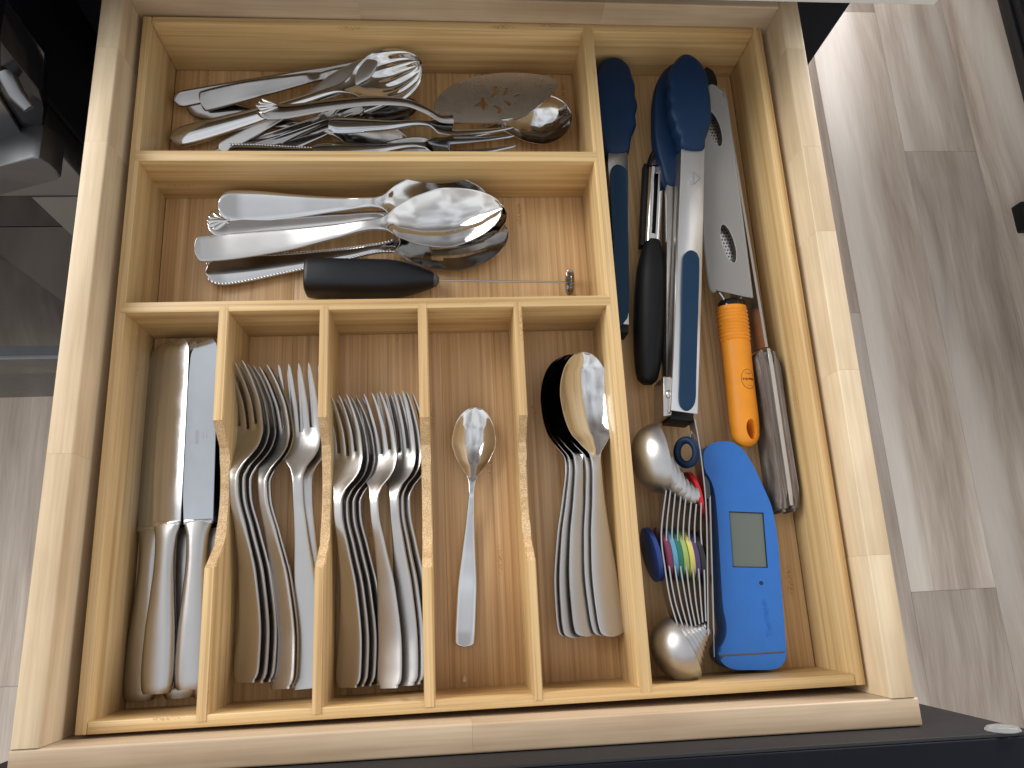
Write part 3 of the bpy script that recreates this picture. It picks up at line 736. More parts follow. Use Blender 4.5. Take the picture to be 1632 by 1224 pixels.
# ---------------------------------------------------------------- mixed serving pieces, back compartment
def piece(name, rows, L, a, b, roll, m, label, cat, grp=None, **kw):
    bm = bmesh.new(); flatware(bm, rows, L, 70, kw.pop('nu', 14), kw.pop('r0', 8), kw.pop('r1', 14), **kw)
    o = fin(name, bm, m, origin=(0, 0, 0), angle=60); place(o, a, b, roll, L * .001); tag(o, label, cat, grp); return o
HAND = [(0, 7.2, 3, -1.2, 2.0), (12, 8.0, 2, -1.4, 2.0), (40, 6.4, 1.5, -1.2, 2.2), (75, 3.4, 4, -.6, 2.8), (98, 2.8, 6, 0, 3)]
piece('butter_knife', [(0, 5.6, 2, 0, 3), (30, 5.2, 3, 0, 3), (70, 4.2, 4, 0, 3), (95, 3.2, 7, 0, 3), (110, 2.4, 8, 0, 1.8), (140, 2.6, 8, 0, 1.4), (150, 2.4, 8, 0, 1.4)], 150,
      (0.0113,0.4455,-0.0423), (0.1717,0.4846,-0.0423), 30, DIM, 'thin dark handle at the far left, behind the broad brown one', 'butter knife')
piece('butter_knife', [(0, 7.2, 2, 0, 3.2), (10, 7.6, 4, 0, 3.4), (45, 6.6, 9, 0, 3.2), (80, 4.2, 9, 0, 3), (92, 3.4, 6, 0, 3), (104, 3.2, 9, 0, 2.8), (125, 2.8, 10, 0, 1.5), (160, 2.4, 10, 0, 1.3)], 160,
      (0.0317,0.4419,-0.0393), (0.1897,0.4859,-0.0443), 24, DIM, 'butter knife with a broad brown-reflecting arched handle, at the upper left', 'butter knife', r0=3)
piece('butter_spreader', [(0, 5, 3, 0, 2.2), (40, 4.2, 2, 0, 2.4), (72, 3.0, 4, 0, 2.8), (84, 5.4, 5, 0, 1.6), (105, 8.6, 5, 0, 1.3), (125, 8.2, 5, 0, 1.2), (138, 5, 5, 0, 1.2)], 138,
      (0.0464,0.4052,-0.0473), (0.1686,0.4684,-0.0263), 10, SAT, 'butter spreader with a leaf-shaped matte blade, behind the shell bowl', 'butter spreader')
piece('small_spoon', HAND + [(104, 4, 6, 1, 2.4), (112, 9, 4.6, 3.4, 1.6), (126, 12.6, 4, 5, 1.4), (140, 11, 4.6, 3.5, 1.4), (150, 9, 5, 2, 1.3)], 150,
      (0.06,0.403,-0.0463), (0.1992,0.4417,-0.0433), -8, DIM, 'small spoon whose oval bowl shows under the pie server handle', 'spoon')
piece('dessert_spoon', HAND + [(104, 4, 6, 1, 2.4), (112, 9, 4.6, 3.4, 1.6), (126, 12.6, 4, 5, 1.4), (140, 11, 4.6, 3.5, 1.4), (150, 9, 5, 2, 1.3)], 150,
      (0.0201,0.446,-0.0483), (0.1921,0.4074,-0.0483), 20, DIM, 'spoon lying lowest, its loop-ended handle sloping down from the upper left', 'spoon')
piece('sugar_shell', [(0, 6.5, 2, -1.6, 2.6), (14, 7.2, 1.6, -1.8, 2.8), (50, 5.6, 2, -1.4, 2.8), (90, 3.2, 5, -.6, 3), (110, 2.8, 7, 0, 3), (118, 5, 7, 1.4, 2.2), (128, 13, 6, 5, 1.6), (144, 19.5, 6, 8, 1.5), (158, 19.5, 7.4, 6, 1.4), (168, 19.5, 9, 2, 1.4)], 168,
      (0.0107,0.4127,-0.0463), (0.2036,0.4618,-0.0253), 6, POL, 'sugar shell with a fluted scallop bowl, its long plain handle reaching the lower left', 'sugar spoon', flute=1.1, nu=44, r1=26)
piece('dinner_knife', [(0, 7.0, 1, 0, 1.2), (10, 8.4, 1, 0, 1.3), (60, 8.0, 1.2, 0, 1.4), (78, 5, 2, -2, 2.4), (110, 5.6, 2, -2.4, 3), (140, 6, 2, -2.4, 3)], 140,
      (0.0763,0.3967,-0.0423), (0.1855,0.4536,-0.0423), 0, BLD, 'knife with a short bright blade pointing to the lower left against the divider', 'knife', r0=10, r1=6)
piece('small_fork', HAND + [(106, 4, 6, .5, 2.2), (116, 9, 4, 1, 1.6), (140, 8, 4, 0, 1.6)], 140,
      (0.0431,0.4004,-0.0483), (0.1461,0.4382,-0.0423), 12, DIM, 'narrow ridged handle in the bundle sloping up from the divider', 'serving piece', ridge=.7)
piece('small_fork', HAND + [(106, 4, 6, .5, 2.2), (116, 9, 4, 1, 1.6), (140, 8, 4, 0, 1.6)], 140,
      (0.057,0.3968,-0.0443), (0.1561,0.4369,-0.0403), 14, DIM, 'upper dark ridged handle in the bundle, right above the bright blade', 'serving piece', ridge=.7)
# pierced pie server
ps = empty('pie_server')
hp_ = smooth_path([(0.0808,0.4257,-0.0223), (0.0977,0.4219,-0.0213), (0.1303,0.4262,-0.0193), (0.1633,0.4282,-0.0163), (0.1892,0.4273,-0.0163), (0.2055,0.4218,-0.0183), (0.2158,0.4182,-0.0233), (0.2255,0.419,-0.0251)], 6)
bm = bmesh.new(); N_ = len(hp_); hw = interp([0, .06, .2, .45, .75, 1], [.0055, .0078, .0058, .0040, .0030, .0042], np.linspace(0, 1, N_))
tube(bm, hp_, list(hw), 12, True, .34)
fin('handle', bm, DIM, ps, origin=(0, 0, 0), angle=60)
for q_ in range(5):
    an = (q_ - 2) * .5; c0 = Vector(hp_[0]); dd = (Vector(hp_[3]) - c0).normalized()
    bm = bmesh.new(); flatware(bm, [(0, 1.8, 0, -.9, 1.4), (7, 1.3, .2, -.8, 1.2), (13, .5, .4, -.4, .8)], 13, 12, 6, 3, 2)
    o = fin('shell_rib', bm, POL, ps, origin=(0, 0, 0)); place(o, c0 + Vector((-.002 + .002 * abs(q_ - 2), (2 - q_) * .0028, .0020)), c0 + Vector((.011, (2 - q_) * .0010 - .001, .0030)), 0)
out = smooth_loop(xy([(0.2113,0.4312,-0.0253), (0.2154,0.4397,-0.0253), (0.2263,0.4495,-0.0253), (0.2442,0.4571,-0.0253), (0.2652,0.4609,-0.0253), (0.2876,0.4606,-0.0253), (0.3015,0.4579,-0.0253), (0.3091,0.4516,-0.0253), (0.3029,0.4412,-0.0253), (0.2908,0.4297,-0.0253), (0.279,0.4212,-0.0253), (0.2632,0.4166,-0.0253), (0.2413,0.4159,-0.0253), (0.2225,0.4169,-0.0253), (0.214,0.4224,-0.0253)]), 4)
zb_ = F + .027
blade = prism('blade', out, zb_ + .0007, zb_ - .0007, SRV, None, .0003, 1)
cuts = [[(0.2413,0.4304,-0.0253), (0.2468,0.4338,-0.0253), (0.248,0.4384,-0.0253), (0.2499,0.4389,-0.0253), (0.2507,0.4344,-0.0253), (0.2536,0.4316,-0.0253), (0.2511,0.4299,-0.0253), (0.2494,0.426,-0.0253), (0.2476,0.4299,-0.0253)],
        [(0.2548,0.4384,-0.0253), (0.2579,0.4419,-0.0253), (0.2582,0.4481,-0.0253), (0.2606,0.4482,-0.0253), (0.2614,0.4436,-0.0253), (0.2588,0.4396,-0.0253)],
        [(0.2642,0.4402,-0.0253), (0.2663,0.4431,-0.0253), (0.267,0.4471,-0.0253), (0.269,0.4471,-0.0253), (0.2693,0.4437,-0.0253), (0.2672,0.4408,-0.0253)],
        [(0.2731,0.4403,-0.0253), (0.2757,0.4426,-0.0253), (0.2787,0.4427,-0.0253), (0.2781,0.4404,-0.0253), (0.275,0.4392,-0.0253)],
        [(0.2645,0.4357,-0.0253), (0.268,0.4357,-0.0253), (0.2708,0.4335,-0.0253), (0.2702,0.4301,-0.0253), (0.2683,0.4318,-0.0253)],
        [(0.2555,0.4311,-0.0253), (0.2589,0.4311,-0.0253), (0.2628,0.4289,-0.0253), (0.2631,0.425,-0.0253), (0.2606,0.4238,-0.0253), (0.2603,0.4278,-0.0253)]]
def cutout(target, loops, z1, z0):
    for lp in loops:
        cu = prism('cutter', lp, z1, z0, SAT, None, 0)
        md = target.modifiers.new('cut', 'BOOLEAN'); md.operation = 'DIFFERENCE'; md.object = cu; md.solver = 'EXACT'
        bpy.context.view_layer.update()
        me = bpy.data.meshes.new_from_object(target.evaluated_get(bpy.context.evaluated_depsgraph_get()))
        target.modifiers.clear(); target.data = me; bpy.data.objects.remove(cu)
cutout(blade, [xy(c_) for c_ in cuts], zb_ + .003, zb_ - .003)
blade.parent = ps
for f_ in blade.data.polygons: f_.use_smooth = False
tag(ps, 'pie server with a broad pierced blade and a shell-ended handle', 'pie server')
# two meat forks and the ladle
MF = [(0, 7.4, 3, -1.5, 2.2), (10, 8.2, 2.4, -1.6, 2.2), (45, 5.4, 2.4, -1.4, 2.4), (75, 2.6, 5, -.6, 2.8), (82, 2.8, 4.6, 0, 2.4), (90, 8.4, 2.6, .4, 1.8), (102, 9.0, 1.4, .6, 1.6), (130, 8.6, 2.4, .2, 1.6), (152, 7.0, 5.4, 0, 1.2)]
mf = make_fork('meat_fork', MF, 152., 102., 2, .34, BLD)
place(mf, (0.1315,0.4134,-0.0283), (0.2716,0.4142,-0.0283), -6, .152)
tag(mf, 'meat fork with long bright prongs and a plain rounded handle, above its twin', 'meat fork')
m2 = mf.copy(); C.objects.link(m2); place(m2, (0.1195,0.3927,-0.0323), (0.273,0.4021,-0.0343), -6, .152)
tag(m2, 'meat fork partly hidden behind the cross divider, below its twin', 'meat fork')
bg_ = empty('beaded_handle_spoon')
bm = bmesh.new(); flatware(bm, HAND + [(106, 4, 6, 1, 2.2), (118, 10, 4, 3, 1.6), (134, 12, 4, 4, 1.6), (150, 9, 5, 2, 1.6)], 150, 60, 12, 8, 12); fin('spoon_body', bm, DIM, bg_, origin=(0, 0, 0), angle=60)
bead = bmesh.new()
for s in np.arange(2, 98, 2.0):
    wd = float(interp([r_[0] for r_ in HAND], [r_[1] for r_ in HAND], np.array([s]))[0]); h = float(interp([r_[0] for r_ in HAND], [r_[2] for r_ in HAND], np.array([s]))[0])
    bmesh.ops.create_uvsphere(bead, u_segments=6, v_segments=4, radius=.001, matrix=Matrix.Translation((-(wd - .3) * .001, s * .001, (h + .9) * .001)))
tag(fin('bead_border', bead, POL, bg_, origin=(0, 0, 0)), kind='stuff')
place(bg_, (0.0549,0.3959,-0.0403), (0.2142,0.3992,-0.0423), 0, .150)
tag(bg_, 'spoon with a beaded edge lying along the cross divider', 'spoon')
piece('gravy_ladle', [(0, 6.6, 3, -1, 2.2), (14, 7, 2, -1, 2.2), (50, 4.8, 2, -.6, 2.6), (95, 3.2, 6, 0, 3), (112, 3.4, 10, .6, 3), (118, 8, 11, 4, 2), (128, 15.5, 11.5, 10, 1.6), (141, 19.5, 12, 14, 1.5), (153, 19.5, 12, 10.5, 1.5), (163, 19.5, 12.6, 1.5, 1.4)], 163,
      (0.1397,0.3979,-0.0493), (0.3196,0.4315,-0.0473), 4, POL, 'small ladle with a deep dark-reflecting round bowl, at the right end', 'ladle', nu=20, r1=24)

# ---------------------------------------------------------------- tongs
def tong_arm(par, hx, hy, z_head, a, b, w0, w1, z, pad, th=.006, mtl=SAT):
    pass
def arm_strip(name, pl, pr, z, th, m, parent, bev=.0008):
    return prism(name, xy(pl) + xy(pr)[::-1], z, z - th, m, parent, bev, 2)
t1 = empty('kitchen_tongs')
hd = smooth_loop(xy([(0.3546,0.4785,-0.0243), (0.3622,0.4774,-0.0243), (0.3683,0.4704,-0.0243), (0.37,0.461,-0.0243), (0.3717,0.4516,-0.0243), (0.3708,0.4423,-0.0243), (0.372,0.4332,-0.0243), (0.3696,0.424,-0.0243), (0.3693,0.4149,-0.0243), (0.3655,0.4071,-0.0243), (0.3633,0.3992,-0.0243), (0.3601,0.3909,-0.0243), (0.3442,0.3909,-0.0243), (0.3407,0.4014,-0.0243), (0.3388,0.4159,-0.0243), (0.3394,0.442,-0.0243), (0.3411,0.4641,-0.0243), (0.3466,0.4748,-0.0243)]), 4)
puffy('silicone_head', hd, F + .028, F + .016, NAVY, t1, .005)
arm_strip('steel_arm', [(0.3452,0.3945,-0.0273), (0.3441,0.3813,-0.0273), (0.3406,0.2505,-0.0273)], [(0.3606,0.3945,-0.0273), (0.358,0.3606,-0.0273), (0.3489,0.2494,-0.0273)], F + .0255, .008, SAT, t1)
pd = smooth_loop(xy([(0.3516,0.3801,-0.0263), (0.3567,0.3763,-0.0263), (0.3572,0.3654,-0.0263), (0.353,0.3077,-0.0263), (0.3494,0.2626,-0.0263), (0.3457,0.252,-0.0263), (0.3401,0.2521,-0.0263), (0.342,0.3078,-0.0263), (0.3436,0.3601,-0.0263), (0.3459,0.3763,-0.0263)]), 5)
prism('grip_pad', pd, F + .0275, F + .022, NAVYL, t1, .0015, 3)
puffy('silicone_head', [(p[0] - .002, p[1] - .002) for p in hd], F + .013, F + .002, NAVY, t1, .004)
arm_strip('steel_arm', [(0.3496,0.4053,-0.0443), (0.3484,0.3917,-0.0443), (0.3449,0.2566,-0.0443)], [(0.3655,0.4054,-0.0443), (0.3629,0.3704,-0.0443), (0.3534,0.2554,-0.0443)], F + .0085, .006, SAT, t1)
arm_strip('hinge_block', [(0.342,0.253,-0.0303), (0.3422,0.2448,-0.0303)], [(0.3495,0.2529,-0.0303), (0.3487,0.2446,-0.0303)], F + .022, .018, BLACK, t1, .001)
tag(t1, 'short tongs with a navy silicone head, beside the long divider', 'tongs')

t2 = empty('kitchen_tongs')
hd = smooth_loop(xy([(0.4074,0.4651,-0.0023), (0.4142,0.4629,-0.0023), (0.4194,0.4561,-0.0023), (0.4225,0.4481,-0.0023), (0.4234,0.4391,-0.0023), (0.4229,0.4346,-0.0023), (0.4233,0.4256,-0.0023), (0.4227,0.4167,-0.0023), (0.422,0.4068,-0.0023), (0.4188,0.397,-0.0023), (0.4149,0.3883,-0.0023), (0.4119,0.3797,-0.0023), (0.3962,0.3813,-0.0023), (0.3948,0.3904,-0.0023), (0.3921,0.3968,-0.0023), (0.3922,0.4022,-0.0023), (0.3897,0.4109,-0.0023), (0.391,0.4186,-0.0023), (0.3903,0.4264,-0.0023), (0.392,0.4331,-0.0023), (0.3914,0.4409,-0.0023), (0.3944,0.4511,-0.0023), (0.4004,0.4603,-0.0023)]), 4)
puffy('silicone_head', hd, F + .050, F + .036, NAVY, t2, .0055)
arm_strip('steel_arm', [(0.3965,0.3848,-0.0053), (0.3793,0.2643,-0.0073), (0.3667,0.18,-0.0103)], [(0.4142,0.3828,-0.0053), (0.3976,0.264,-0.0073), (0.3849,0.1768,-0.0103)], F + .046, .0013, ARM, t2, .0004)
arm_strip('arm_flange', [(0.3966,0.3849,-0.0063), (0.3794,0.2647,-0.0083), (0.3668,0.1803,-0.0113)], [(0.3978,0.385,-0.0063), (0.3805,0.2647,-0.0083), (0.3679,0.1802,-0.0113)], F + .0447, .014, SAT, t2, .0002)
pd = smooth_loop(xy([(0.3934,0.2978,-0.0053), (0.3973,0.2953,-0.0053), (0.3983,0.2874,-0.0053), (0.3929,0.249,-0.0053), (0.3863,0.2031,-0.0053), (0.384,0.1871,-0.0053), (0.3811,0.1811,-0.0053), (0.3774,0.179,-0.0053), (0.3737,0.1813,-0.0053), (0.3726,0.1875,-0.0053), (0.3748,0.2034,-0.0053), (0.3811,0.2493,-0.0053), (0.3863,0.2875,-0.0053), (0.389,0.2954,-0.0053)]), 5)
prism('grip_pad', pd, F + .048, F + .0461, NAVYL, t2, .0012, 3)
lw = smooth_loop(xy([(0.4077,0.473,-0.0223), (0.3978,0.4669,-0.0223), (0.3905,0.4562,-0.0223), (0.3859,0.441,-0.0223), (0.3831,0.4182,-0.0223), (0.3822,0.3986,-0.0223), (0.3846,0.3782,-0.0223), (0.3878,0.362,-0.0223), (0.3977,0.362,-0.0223), (0.4032,0.3848,-0.0223), (0.4093,0.4127,-0.0223), (0.4135,0.4413,-0.0223), (0.4141,0.4647,-0.0223)]), 4)
puffy('silicone_head', lw, F + .030, F + .016, NAVY, t2, .005)
arm_strip('steel_arm', [(0.3883,0.3653,-0.0243), (0.3784,0.2712,-0.0243), (0.3688,0.1833,-0.0243)], [(0.3987,0.3653,-0.0243), (0.3874,0.2711,-0.0243), (0.376,0.1831,-0.0243)], F + .0275, .014, SAT, t2, .001)
arm_strip('grip_pad', [(0.384,0.2907,-0.0233), (0.3814,0.2708,-0.0233)], [(0.3878,0.2906,-0.0233), (0.3852,0.2707,-0.0233)], F + .029, .006, NAVYL, t2, .001)
hb = [(0.3661,0.2062,-0.0143), (0.3631,0.1775,-0.0143), (0.369,0.1782,-0.0143), (0.3746,0.206,-0.0143)]
prism('hinge_plate', xy(hb), F + .0385, F + .012, SAT, t2, .001)
arm_strip('hinge_block', [(0.3699,0.1845,-0.0183), (0.3691,0.1765,-0.0183)], [(0.3869,0.184,-0.0183), (0.3858,0.1742,-0.0183)], F + .034, .022, BLACK, t2, .001)
rv = (0.3683,0.1931,-0.0128); bm = bmesh.new(); bmesh.ops.create_uvsphere(bm, u_segments=16, v_segments=8, radius=.0022)
bmesh.ops.scale(bm, verts=bm.verts, vec=(.9, 1.3, .45)); fin('rivet', bm, POL, t2, origin=(0, 0, 0)).location = rv
wl = smooth_path([(0.3878,0.1777,-0.0263), (0.3854,0.1678,-0.0263), (0.3833,0.1616,-0.0263)], 4); bm = bmesh.new(); tube(bm, wl, .0006, 6); 
wl = smooth_path([(0.3892,0.1777,-0.0263), (0.3889,0.1632,-0.0263), (0.3876,0.1477,-0.0263)], 4); tube(bm, wl, .0006, 6); fin('wire_loop', bm, SAT, t2, origin=(0, 0, 0))
rc = Vector((0.3774,0.1525,-0.0163)); bm = bmesh.new()
rr = [(rc.x + .0052 * math.cos(a) * 1.0, rc.y + .0085 * math.sin(a), rc.z + .0045 * math.cos(a)) for a in np.linspace(0, 2 * math.pi, 36, endpoint=False)]
tube(bm, rr, .0026, 14, closed=True); fin('pull_ring', bm, NAVY, t2, origin=(0, 0, 0))
mk = Vector((0.4002,0.3556,-0.006))
text('embossed_text', 'HOT', .0052, (mk.x - .0006, mk.y, F + .04605), math.radians(-92), mat('embossed_steel', (.50, .50, .50), .3, 1), t2, .00018)
bm = bmesh.new(); tri = [(0.4034,0.3621,-0.0063), (0.4077,0.3568,-0.0063), (0.4022,0.3516,-0.0063)]
for i in range(3):
    tube(bm, [Vector((tri[i][0], tri[i][1], F + .0461)), Vector((tri[(i + 1) % 3][0], tri[(i + 1) % 3][1], F + .0461))], .00028, 6)
fin('warning_triangle', bm, ETCH, t2, origin=(0, 0, 0))
tag(t2, 'long steel tongs with two blue scalloped heads and a pull ring', 'tongs')

# ---------------------------------------------------------------- peeler
pe = empty('vegetable_peeler')
a, b = Vector((0.3608,0.2075,-0.0383)), Vector((0.3753,0.3201,-0.0353))
L_ = (b - a).length
bm = bmesh.new(); N_ = 40; path = [a.lerp(b, i / N_) for i in range(N_ + 1)]
wv = interp([0, .02, .10, .3, .55, .75, .9, 1], [.0040, .0068, .0092, .0113, .0122, .0115, .0088, .0055], np.linspace(0, 1, N_ + 1))
tube(bm, path, list(wv), 22, True, .92); fin('grip', bm, BLACK, pe, origin=(0, 0, 0), angle=60)
pk = [(0.3771,0.3868,-0.0363), (0.3919,0.3868,-0.0363), (0.3892,0.3657,-0.0363), (0.3823,0.3184,-0.0363), (0.3686,0.3185,-0.0363), (0.3741,0.3658,-0.0363)]
prism('blade_frame', xy([(0.3754,0.3873,-0.0353), (0.3886,0.3873,-0.0353), (0.378,0.3169,-0.0353), (0.3657,0.317,-0.0353)]), F + .0172, F + .008, BLACK, pe, .001)
def slot_blade():
    bm = bmesh.new()
    A, B_ = Vector((0.3746,0.3181,-0.0333)), Vector((0.3836,0.381,-0.0323)); Ln = (B_ - A).length
    W_ = .0057
    us = [-1, -.75, -.5, -.28, .0, .28, .5, .75, 1]; ss = [0, .06, .10, .13] + list(np.linspace(.2, .8, 8)) + [.88, .91, .95, 1]
    def fn(i, j):
        u = us[j]; s = ss[i]; x = u * W_; z = .0025 * (1 - u * u) - .0008 * (abs(u) < .3)
        return (x, s * Ln, z + .0004), (x, s * Ln, z - .0004)
    grid_solid(bm, len(ss) - 1, 8, fn, lambda i, j: not (j in (3, 4) and .10 < (ss[i] + ss[i + 1]) / 2 < .90))
    o = fin('slotted_blade', bm, POL, pe, origin=(0, 0, 0), angle=50); M = place(o, A, B_, 0)
slot_blade()
bm = bmesh.new(); A, B_ = Vector((0.3833,0.3822,-0.0343)), Vector((0.3857,0.3996,-0.0333))
tube(bm, [A.lerp(B_, i / 8) for i in range(9)], [.0066, .0067, .0066, .0063, .0058, .0050, .0040, .0027, .0010], 18, True, .75)
fin('nose_tip', bm, BLKG, pe, origin=(0, 0, 0), angle=60)
tag(pe, 'black handled vegetable peeler with a slotted swivel blade', 'peeler')

# ---------------------------------------------------------------- covered grater
gt = empty('hand_grater')
cz = '0.030'
cv = xy([(0.432,0.4497,-0.0223), (0.4356,0.4492,-0.0223), (0.4406,0.4434,-0.0223), (0.4436,0.4347,-0.0223), (0.4431,0.3522,-0.0223), (0.4421,0.2674,-0.0223), (0.4378,0.268,-0.0223), (0.4313,0.2696,-0.0223), (0.4147,0.2738,-0.0223), (0.4127,0.2738,-0.0223), (0.4111,0.2799,-0.0223), (0.4112,0.3052,-0.0223), (0.4125,0.3363,-0.0223), (0.4193,0.3904,-0.0223)])
ov1 = [(0.4323,0.4095,-0.0223), (0.4343,0.4095,-0.0223)]; c1 = Vector((0.4308,0.41,-0.0223)); c2 = Vector((0.4294,0.3112,-0.0223))
def oval(c_, ax, by, rot, n=26):
    return [(c_.x + ax * math.cos(t) * math.cos(rot) - by * math.sin(t) * math.sin(rot), c_.y + ax * math.cos(t) * math.sin(rot) + by * math.sin(t) * math.cos(rot)) for t in [2 * math.pi * k / n for k in range(n)]]
cover = prism('blade_cover', cv, F + .030, F + .0290, COVER, None, 0)
cutout(cover, [oval(c1, .0049, .0160, .14), oval(c2, .0049, .0160, .14)], F + .034, F + .024)
cover.parent = gt
for f_ in cover.data.polygons: f_.use_smooth = False
CVR = smooth_path([(p[0], p[1], F + .0292) for p in cv[:6]], 3)
bm = bmesh.new(); tube(bm, CVR, .0011, 8); tube(bm, smooth_path([(p[0], p[1], F + .0290) for p in cv[8:] + cv[:1]], 3), .0014, 8); fin('cover_edge', bm, COVER, gt, origin=(0, 0, 0))
GR = steel('grater_steel', (.60, .58, .56), .16, .28)
bm = bmesh.new()
wp = [Vector((0.4335,0.4401,-0.0283)), Vector((0.433,0.2796,-0.0283))]; dd = (wp[1] - wp[0]); Lg = dd.length
base = prism('grater_blade', xy([(0.4274,0.4459,-0.0283), (0.4431,0.4461,-0.0283), (0.4408,0.2729,-0.0283), (0.4178,0.2742,-0.0283)]), F + .0245, F + .0237, GR, gt, 0)
bm = bmesh.new(); dn_ = dd.normalized(); rt = Vector((dn_.y, -dn_.x, 0))
for cc in (c1, c2):
    for i in range(-6, 7):
        for j in range(-3, 4):
            px_ = j * .0023 + (.00115 if i % 2 else 0); py_ = i * .0028
            if (px_ / .0056) ** 2 + (py_ / .0165) ** 2 > 1: continue
            p = cc + dn_ * py_ - rt * px_
            m_ = Matrix.Translation((p.x, p.y, F + .0249)) @ Matrix.Rotation(.12, 4, 'Z') @ Matrix.Diagonal((1, 1.0, .7, 1))
            bmesh.ops.create_cone(bm, segments=6, radius1=.0007, radius2=.0004, depth=.0008, cap_ends=True, matrix=m_)
tag(fin('grater_teeth', bm, BLKG, gt, origin=(0, 0, 0)), kind='stuff')
for cc in (c1, c2):
    bm = bmesh.new(); tube(bm, [(p[0], p[1], F + .0301) for p in oval(cc, .0051, .0163, .14, 32)], .0003, 6, closed=True)
    fin('window_rim', bm, mat('cover_rim', (.42, .42, .40), .4), gt, origin=(0, 0, 0))
bm = bmesh.new()
tube(bm, smooth_path([(0.4193,0.2738,-0.0273), (0.4224,0.2691,-0.0283), (0.4243,0.2629,-0.0303)], 4), .0012, 8)
tube(bm, smooth_path([(0.4369,0.2715,-0.0273), (0.4337,0.267,-0.0283), (0.4333,0.2617,-0.0303)], 4), .0012, 8)
fin('wire_neck', bm, SAT, gt, origin=(0, 0, 0))
prism('end_tip', smooth_loop(xy([(0.4324,0.4709,-0.0283), (0.4374,0.4686,-0.0283), (0.4401,0.4602,-0.0283), (0.4394,0.4507,-0.0283), (0.4332,0.4507,-0.0283), (0.4302,0.4607,-0.0283)]), 4), F + .025, F + .018, BLACK, gt, .001)
A, B_ = Vector((0.4295,0.2636,-0.0323)), Vector((0.4286,0.1584,-0.0363))
bm = bmesh.new(); N_ = 110; Lh = (B_ - A).length
ts_ = np.linspace(0, 1, N_ + 1); wv = interp([0, .1, .35, .6, .8, .92, .97, 1], [.0108, .0112, .0108, .0106, .0108, .0100, .0078, .0030], ts_)
wl_ = [wv[i] + (.00065 * math.sin(ts_[i] * 2 * math.pi * 34) if .02 < ts_[i] < .27 else 0) for i in range(N_ + 1)]
tube(bm, [A.lerp(B_, t) for t in ts_], wl_, 30, True, .80)
hnd = fin('grip', bm, ORANGE, None, origin=(0, 0, 0), angle=60)
hc = Vector((0.4313,0.1695,-0.0323))
bm = bmesh.new(); bmesh.ops.create_cone(bm, segments=32, radius1=.0042, radius2=.0064, depth=.034, cap_ends=True)
bmesh.ops.scale(bm, verts=bm.verts, vec=(.72, 1.25, 1)); cut = fin('cutter', bm, ORANGE, None, origin=(0, 0, 0)); cut.location = (hc.x - .0015, hc.y, F + .0165); cut.rotation_euler = (0, math.radians(8), .1)
md = hnd.modifiers.new('cut', 'BOOLEAN'); md.operation = 'DIFFERENCE'; md.object = cut; md.solver = 'EXACT'; bpy.context.view_layer.update()
me = bpy.data.meshes.new_from_object(hnd.evaluated_get(bpy.context.evaluated_depsgraph_get())); hnd.modifiers.clear(); hnd.data = me; bpy.data.objects.remove(cut)
me.shade_smooth(); me.set_sharp_from_angle(angle=math.radians(50)); hnd.parent = gt
bm = bmesh.new(); tube(bm, [A + (A - B_).normalized() * .0050, A + (A - B_).normalized() * .003, A + (B_ - A).normalized() * .0006], [.0088, .0104, .0106], 26, True, .8); fin('collar', bm, BLKG, gt, origin=(0, 0, 0))
lc = Vector((0.4314,0.2023,-0.0261)); lc.z = F + .0262
dax = (B_ - A).normalized(); n_up = Vector((0, 0, 1))
def on_grip(u, v, lift=.00012):
    """u metres across, v along: point on the surface of the grip"""
    c_ = A.lerp(B_, .545); side = Vector((-dax.y, dax.x, 0)).normalized(); a_ = .0106; b_ = .0085
    uu = max(-a_ * .97, min(a_ * .97, u)); z = b_ * math.sqrt(1 - (uu / a_) ** 2)
    return c_ + side * uu + dax * v + Vector((0, 0, 1)) * (z + lift)
def print_on(o):
    for v_ in o.data.vertices: pass
bm = bmesh.new(); tube(bm, [on_grip(.0034 + .0053 * math.cos(t), .0072 * math.sin(t), .0000) for t in np.linspace(0, 2 * math.pi, 40, endpoint=False)], .00018, 5, closed=True)
fin('logo_ring', bm, INK, gt, origin=(0, 0, 0))
def grip_text(s, size, u0, v0, name='logo_text', shear=.25):
    cu = bpy.data.curves.new(name, 'FONT'); cu.body = s; cu.size = size; cu.align_x = 'CENTER'; cu.align_y = 'CENTER'; cu.shear = shear; cu.offset = .00010
    t = bpy.data.objects.new(name, cu); C.objects.link(t); bpy.context.view_layer.update()
    me = bpy.data.meshes.new_from_object(t.evaluated_get(bpy.context.evaluated_depsgraph_get())); bpy.data.objects.remove(t)
    for v_ in me.vertices: v_.co = on_grip(u0 + v_.co.x, v0 + v_.co.y)
    me.materials.clear(); me.materials.append(INK); o = bpy.data.objects.new(name, me); C.objects.link(o); o.parent = gt
grip_text('bellemain', .0024, .0034, 0); grip_text('~ ^ ~', .0022, .0034, -.0042); grip_text('* * *', .0018, .0034, .0044)
tag(gt, 'orange handled grater under a frosted cover with two oval windows', 'grater')

